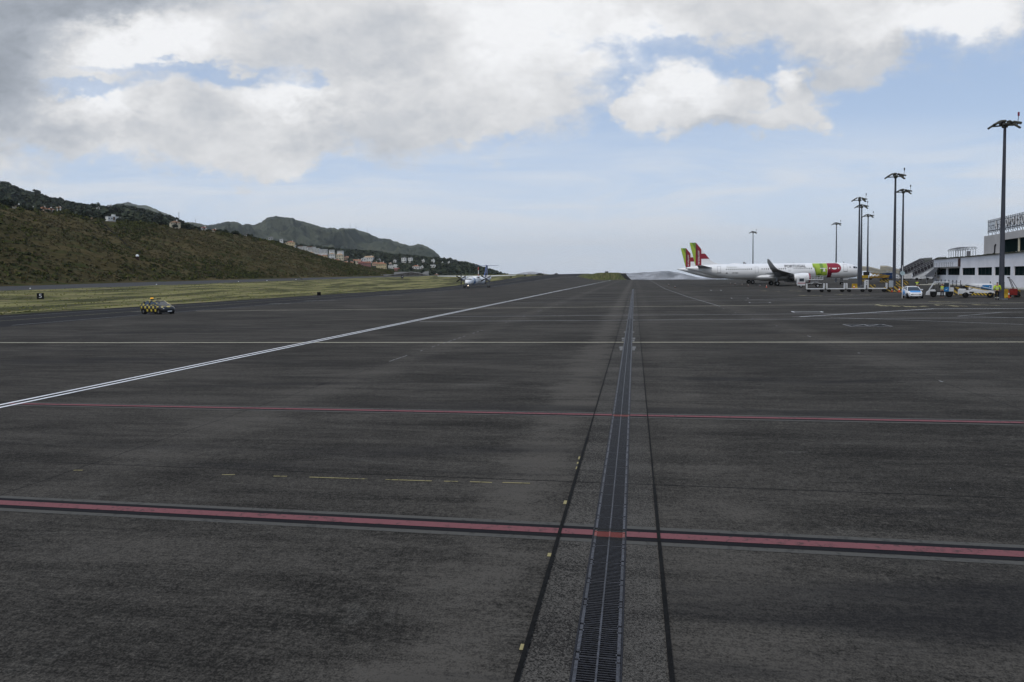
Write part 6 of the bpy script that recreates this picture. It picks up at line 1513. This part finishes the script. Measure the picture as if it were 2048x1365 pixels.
for px, py, lb in ((1350, 576.0, 'lone dark cone on the open apron left of the jet tails'), (1337.5, 571.5, 'tiny dark cone left of and beyond the lone one'), (1461, 569.0, 'leftmost dark cone under the rear fuselage of the jet'), (1470, 569.6, 'second dark cone under the rear fuselage of the jet'), (1484, 571, 'dark cone left of the rear pair of wheels'), (1496.5, 573, 'dark cone just below the farther wheels'), (1520, 573.6, 'dark cone between the two sets of wheels'), (1533, 575.4, 'orange cone left of the nearer main wheels')):
    cone(px, py, .62, lb, DK if 'orange' not in lb else M_ORA)
# round sign, white panels
x, y, z = loc_at(1804.3, 597); r = empty('round_sign', (x, y, z), rgt_angle(1804), 'round pale traffic sign on a thin white pole left of the blue and white car', 'sign')
MB().cyl((0, 0, 0), (0, 0, 4.0), .035, None, 8).build('pole', M_WHITE, r); MB().cyl((0, -.04, 3.05), (0, -.07, 3.05), .26, None, 24).build('disc', mat('sign_pale', (.33, .42, .45), .5), r)
for px, py, w, h, z0, lb in ((1733.5, 578, .60, .95, .75, 'white upright panel with two dark spots between the third and last dollies'), (1782, 584.5, .62, 1.05, .75, 'pale blue-grey board left of the thick mast')):
    r = empty('notice_board', loc_at(px, py), rgt_angle(px), lb, 'board'); MB().box(0, 0, z0, w, .08, h, bev=.02).build('panel', M_WHM if 'spots' in lb else mat('board_bluegrey', (.30, .34, .38), .6), r); MB().cyl((0, .06, 0), (0, .06, z0+h*.6), .035, None, 6).build('post', M_PLAS, r)
    if 'spots' in lb:
        for q in (.3, .65): MB().cyl((0, -.05, z0+h*q), (0, -.06, z0+h*q), .09, None, 10).build('spot', M_PLAS, r)
# red machine with a lattice arm
r = empty('red_floodlight_trailer', loc_at(2027, 595), rgt_angle(2027), 'dark red trailer with a folded black lattice arm at the far right', 'trailer')
MB().box(0, 0, .25, .75, .7, .75, bev=.05).build('body', mat('machine_red', (.20, .025, .02), .6, 0, .2, 3), r)
for s in (-1, 1): wheel(r, s*.42, -.25, .24, .14, rim=M_PLAS)
mb = MB()
for o_ in (0, .14): mb.cyl((-.1+o_, 0, 1.0), (-.52+o_, 0, 2.35-o_), .03, None, 6)
for t in range(8): mb.cyl((-.1-.0525*t, 0, 1.0+.168*t), (.04-.0525*(t+.5), 0, 1.0+.150*(t+.5)), .02, None, 5)
mb.cyl((.35, 0, 1.0), (-.25, 0, 2.1), .03, None, 6); mb.build('lattice_arm', M_PLAS, r); MB().box(-.5, 0, 2.25, .25, .3, .12).build('lamp_head', M_PLAS, r)
# pale tray on legs in the middle distance
r = empty('loading_table', loc_at(1853, 579), rgt_angle(1853), 'long low pale tray on dark legs beyond the baggage tractor', 'table')
MB().box(0, 0, .75, 2.6, 1.2, .12, bev=.02).build('tray', mat('tray_cream', (.5, .48, .40), .7), r)
for sx in (-1, 1):
    for sy in (-1, 1): MB().cyl((sx*1.1, sy*.45, 0), (sx*1.1, sy*.45, .75), .05, None, 6).build('leg', M_PLAS, r)

# ---------------------------------------------------------------- covered passenger stairs and far machinery
def covered_stair(px, py, D, label, dark=True, run=7.6, rise=3.3, th=2.3, rz=0.0, s=1.0, group='covered passenger stairs'):
    q = at(px, py, D); r = empty('covered_stair', q, rgt_angle(px)+rz, label, 'passenger stairs', group); r.scale = (s, s, s)
    body = mat('stair_dark_cover', (.028, .026, .032), .5, 0, .1) if dark else mat('stair_cream_cover', (.33, .31, .25), .7, 0, .1)
    rib = mat('stair_rib', (.34, .35, .36), .6); W = .95; z0 = .9
    def P(t, h): return (-run/2+run*t, h)
    sec = lambda x, z: [(x, -W, z), (x, -W, z+th*.75), (x, -W*.7, z+th*.95), (x, 0, z+th), (x, W*.7, z+th*.95), (x, W, z+th*.75), (x, W, z)]
    MB().loft([sec(-run/2, z0), sec(run/2-.2, z0+rise)]).build('tunnel', body, r)
    MB().loft([sec(run/2-.2, z0+rise), sec(run/2+1.7, z0+rise+.05)]).build('top_landing', body if not dark else mat('stair_grey_cover', (.10, .105, .10), .7), r)
    mb = MB()
    for k in range(8):
        t = (k+.5)/8; x = -run/2+run*t; z = z0+rise*t
        for y in (-W-.02, W+.02): mb.cyl((x-.25, y, z+th*.78), (x+.25, y, z+.05), .035, None, 5)
    for y in (-W-.02, W+.02):
        for h in (.08, .58, .78): mb.cyl((-run/2, y, z0+th*h), (run/2-.2, y, z0+rise+th*h), .035, None, 5)
    mb.build('ribs', rib, r)
    MB().prism([(-run/2-.6, -.8, .55), (-run/2-.2, -.8, z0), (run/2, -.8, z0+rise), (run/2, -.8, z0+rise-.45), (-run/2+1.5, -.8, .55)], (0, 1.6, 0)).build('stringer', M_WHM, r)
    MB().box(0, 0, .40, run*.92, 1.7, .30, bev=.04).build('chassis', M_WHM, r)
    mb = MB()
    for x in (.4, 2.4): mb.cyl((x, -.7, .6), (x+.5, -.7, z0+rise*(x+.5+run/2)/run), .08, None, 6); mb.cyl((x, .7, .6), (x+.5, .7, z0+rise*(x+.5+run/2)/run), .08, None, 6)
    mb.build('support_leg', M_WHM, r)
    for x in (-run*.33, run*.33):
        for y in (-.8, .8): wheel(r, x, y, .36, .25, rim=M_PLAS)
    if dark: MB().box(run*.40, 0, .5, 1.6, 1.7, 1.5, bev=.1).build('cab', M_WHM, r)
    return r
covered_stair(1850.5, 561.0, 215, 'dark covered passenger stair with pale ribs, nearer one partly behind the terminal corner', True, 6.0, 3.1, 2.25)
covered_stair(1824, 560.6, 222, 'dark covered passenger stair with pale ribs left of the one at the terminal corner', True, 6.2, 3.1, 2.25)
covered_stair(1817, 560.0, 250, 'farthest dark covered stair, mostly behind the left ribbed one', True, 6.6, 3.6, 2.3)
covered_stair(1757, 559.2, 240, 'cream covered stair falling to the right beyond the jet nose', False, 6.4, 1.8, 1.5, math.pi)
covered_stair(1793, 559.6, 240, 'cream covered stair between the masts, falling to the right', False, 5.6, 1.9, 1.6, math.pi)
def yellow_machine(px, py, D, label):
    q = at(px, py, D); r = empty('pallet_loader', q, rgt_angle(px), label, 'loader')
    MB().box(-1.9, 0, .45, 2.6, 2.2, .8, bev=.08).build('front_deck', M_YELM, r); MB().box(2.0, 0, .45, 4.6, 2.3, .55, bev=.06).build('chassis', mat('machine_ochre', (.22, .13, .03), .8, 0, .3, 2), r)
    mb = MB()
    for k in range(5):
        x = .2+k*.85
        for y in (-1.1, 1.1): mb.cyl((x, y, 1.0), (x+.8, y, 2.0-.22*k), .07, None, 6); mb.cyl((x+.8, y, 1.0), (x, y, 2.0-.22*k), .07, None, 6)
    mb.build('scissor_arms', M_YELM, r)
    MB().prism([(0, -1.15, 2.0), (4.6, -1.15, 1.1), (4.6, -1.15, 1.0), (0, -1.15, 1.75)], (0, 2.3, 0)).build('platform', mat('machine_ochre', (.22, .13, .03), .8, 0, .3, 2), r)
    MB().box(-1.0, .2, 1.25, 1.5, 1.4, .95, bev=.1).build('cab', M_PLAS, r); MB().box(-2.3, -.3, 1.25, .5, 1.0, .6, ry=-.4).build('windscreen', M_WHM, r)
    for x in (-2.4, .0, 3.2):
        for s in (-1, 1): wheel(r, x, s*.95, .42, .3, rim=M_PLAS)
yellow_machine(1741, 560.2, 205, 'low yellow and ochre cargo loader beyond the jet nose')
for px, w, h, lb, col in ((1766, 1.5, 1.5, 'left one of two dark blue cargo containers beyond the masts', (.02, .05, .12)), (1777.5, 1.7, 1.6, 'right one of two dark blue cargo containers beyond the masts', (.015, .035, .09)), (1815, 2.0, 1.2, 'white box standing under the covered stairs', (.5, .5, .5))):
    q = at(px, 560, 215); r = empty('cargo_container', q, rgt_angle(px), lb, 'container', 'far cargo containers')
    c_ = mat('container'+str(px), col, .6, 0, .1); bo = MB().prism([(-w/2-.15, -.75, .35), (w/2, -.75, .35), (w/2, -.75, .35+h), (-w/2, -.75, .35+h), (-w/2-.15, -.75, .35+h*.6)], (0, 1.5, 0)).build('body', c_, r)
    mb = MB(); mb.box(0, 0, .12, w+.3, 1.5, .16); mb.build('dolly_frame', M_PLAS, r)
    for s in (-1, 1): MB().cyl((s*w*.35, -.6, .14), (s*w*.35, .6, .14), .14, None, 10).build('wheel', M_TYRE, r)
for px, lb in ((1860, 'white small truck half hidden by the terminal corner under the stairs'),):
    q = at(px, 560.4, 205); r = empty('small_truck', q, rgt_angle(px), lb, 'truck')
    MB().box(-.6, 0, .4, 1.4, 1.7, 1.7, bev=.12).build('cab', M_WHM, r); MB().box(-1.0, 0, 1.25, .55, 1.5, .6).build('window', M_CGL, r); MB().box(1.2, 0, .5, 2.4, 1.8, .4, bev=.05).build('bed', M_WHM, r)
    for x in (-.6, 1.6):
        for s in (-1, 1): wheel(r, x, s*.75, .33, .22, rim=M_PLAS)

# ---------------------------------------------------------------- people
def skin(name, J, E, m_, parent, lvl=2, root=0):
    bm = bmesh.new(); ly = bm.verts.layers.skin.verify(); vs = []
    for (x, y, z, rx, ry) in J:
        v = bm.verts.new((x, y, z)); v[ly].radius = (rx, ry); vs.append(v)
    for a, b_ in E: bm.edges.new((vs[a], vs[b_]))
    vs[root][ly].use_root = True
    me = bpy.data.meshes.new(name); bm.to_mesh(me); bm.free(); me.materials.append(m_)
    o = bpy.data.objects.new(name, me); COL.objects.link(o); o.parent = parent
    s_ = o.modifiers.new('skin', 'SKIN'); s_.use_smooth_shade = True; u = o.modifiers.new('sub', 'SUBSURF'); u.levels = lvl; u.render_levels = lvl
    return o
def person(loc, rz, label, arms, stride=.12, coat=False, hat=True, H=1.76):
    """faces -y. arms: two lists [(elbow), (wrist)] for left (+x) and right (-x)"""
    r = empty('person', loc, rz, label, 'person', 'ground crew in hi-vis clothing'); k = H/1.76; r.scale = (k, k, k)
    hip, kn, an = .92, .50, .08; sh = 1.43
    fl_, fr_ = -stride, stride
    J = [(0,0,.98,.15,.10), (0,.0,1.15,.135,.095), (0,-.01,1.33,.16,.105), (0,.0,1.44,.13,.09), (0,0,1.53,.055,.055), (0,-.015,1.60,.066,.075), (0,-.02,1.67,.078,.092), (0,-.01,1.735,.055,.065), (0,-.105,1.635,.012,.014)]
    E = [(0,1),(1,2),(2,3),(3,4),(4,5),(5,6),(6,7),(6,8)]
    def add(p, rr, par): J.append((*p, rr, rr)); E.append((par, len(J)-1)); return len(J)-1
    for s, f in ((1, fl_), (-1, fr_)):
        a = add((s*.095, 0, hip-.02), .088, 0); a = add((s*.105, f*.55, kn), .058, a); a = add((s*.11, f*1.1, .10), .042, a); a = add((s*.12, f*1.1-.13, .045), .034, a)
    hands = []
    for s, (el, wr) in ((1, arms[0]), (-1, arms[1])):
        a = add((s*.17, 0, sh-.01), .058, 3); a = add((s*.215, 0, sh-.08), .052, a)
        a = add(el, .042, a); a = add(wr, .028, a)
        d = Vector(wr)-Vector(el); d.normalize(); pm_ = Vector(wr)+d*.07; a = add(tuple(pm_), .030, a); side = d.cross(Vector((0, 1, 0))); side = side.normalized() if side.length > .1 else Vector((1, 0, 0))
        for i, (o_, l_) in enumerate(((-.030, .070), (-.010, .085), (.010, .080), (.030, .062))):
            q = pm_+side*o_+d*.035; b2 = add(tuple(q), .009, a); q2 = q+d*l_*.5+Vector((0, -.012, 0)); b2 = add(tuple(q2), .008, b2); add(tuple(q2+d*l_*.4+Vector((0, -.022, 0))), .007, b2)
        q = Vector(wr)+d*.02+side*(.035 if s > 0 else -.035); b2 = add(tuple(q), .010, a); add(tuple(q+d*.04+side*(.02 if s > 0 else -.02)), .008, b2)
    body = skin('body', J, E, M_SKIN, r)
    for s in (-1, 1): MB().cyl((s*.03, -.10, 1.665), (s*.03, -.108, 1.665), .011, None, 8).build('eye', M_HAIR, body)
    # clothing
    JT = [(0,0,.98,.165,.12), (0,0,1.15,.155,.115), (0,-.01,1.33,.178,.125), (0,0,1.44,.15,.11)]; ET = [(0,1),(1,2),(2,3)]
    if coat: JT[0] = (0,0,.90,.175,.13)
    for s, (el, wr) in ((1, arms[0]), (-1, arms[1])):
        JT.append((s*.18, 0, sh-.01, .072, .072)); ET.append((3, len(JT)-1)); JT.append((s*.225, 0, sh-.09, .066, .066)); ET.append((len(JT)-2, len(JT)-1))
        if coat: JT.append((*el, .058, .058)); ET.append((len(JT)-2, len(JT)-1)); JT.append((*wr, .044, .044)); ET.append((len(JT)-2, len(JT)-1))
    skin('jacket' if coat else 'vest', JT, ET, M_HIV, r)
    if not coat:
        JS = []; ES = []
        for s, (el, wr) in ((1, arms[0]), (-1, arms[1])):
            n0 = len(JS); JS += [(s*.19, 0, sh-.02, .064, .064), (s*.225, 0, sh-.09, .062, .062), (*el, .052, .052), (*wr, .038, .038)]; ES += [(n0, n0+1), (n0+1, n0+2), (n0+2, n0+3)]
            skin('sleeve', JS[n0:], [(0,1),(1,2),(2,3)], M_NAVY, r)
    JP = [(0,0,1.0,.155,.112), (0,0,.93,.16,.118)]; EP = [(0,1)]
    for s, f in ((1, fl_), (-1, fr_)):
        n0 = len(JP); JP += [(s*.098, 0, hip-.06, .105, .105), (s*.107, f*.55, kn, .075, .078), (s*.112, f*1.1, .12, .062, .066)]; EP += [(1, n0), (n0, n0+1), (n0+1, n0+2)]
        skin('boot', [(s*.112, f*1.1, .15, .055, .055), (s*.112, f*1.1, .05, .055, .05), (s*.12, f*1.1-.15, .042, .045, .040)], [(0,1),(1,2)], M_HAIR, r, 1)
    skin('trousers', JP, EP, M_NAVY, r)
    for z, w, d_ in ((1.10, .17, .132), (1.24, .175, .138)):
        MB().loft([[(w*math.sin(2*math.pi*i/24)*q, d_*math.cos(2*math.pi*i/24)*q-.004, z+zz) for i in range(24)] for q, zz in ((1.0, 0), (1.0, .05))], cap=False).build('reflective_band', M_REFL, r)
    if coat:
        for s, f in ((1, fl_), (-1, fr_)): MB().cyl((s*.111, f*.95, .22), (s*.111, f*.9, .27), .085, .085, 12).build('reflective_band', M_REFL, r)
    if hat: skin('beanie', [(0, .005, 1.66, .085, .10), (0, .005, 1.72, .080, .095), (0, .005, 1.775, .04, .05)], [(0,1),(1,2)], M_HAIR, r)
    return r
lr_ = loc_at(1994, 600.3)
person(lr_, rgt_angle(1994)+math.pi-.15, 'worker seen from behind in yellow hi-vis jacket and black trousers, left of the nearest mast', [((.27, .06, 1.16), (.25, -.05, .95)), ((-.27, -.04, 1.16), (-.25, -.14, .97))], .14, True, True, 1.92)
person(loc_at(1884, 596.2), rgt_angle(1884)+.1, 'worker in a yellow vest before the tractor, both hands raised to the head', [((.30, -.10, 1.36), (.13, -.14, 1.60)), ((-.30, -.10, 1.36), (-.13, -.14, 1.60))], .05, False, True, 1.70)
person(loc_at(1834, 582.5), rgt_angle(1834), 'worker in a yellow vest half hidden behind the blue and white car', [((.27, .02, 1.15), (.24, -.08, .93)), ((-.27, .02, 1.15), (-.24, -.08, .93))], .05, False, True, 1.74)
HAZE = 4.8e-5

# ---------------------------------------------------------------- air between here and the far slopes
m = bpy.data.materials.new('haze'); m.use_nodes = True; n = m.node_tree
for x in list(n.nodes): n.nodes.remove(x)
pv = n.nodes.new('ShaderNodeVolumePrincipled'); pv.inputs['Color'].default_value = (.94, .97, 1.0, 1); pv.inputs['Density'].default_value = HAZE; pv.inputs['Anisotropy'].default_value = .3
mo = n.nodes.new('ShaderNodeOutputMaterial'); n.links.new(pv.outputs[0], mo.inputs['Volume'])
hb_ = MB().box(0, 4000, -62, 29000, 22000, 62+660); o = hb_.build('haze', m); tag(o, kind='stuff')
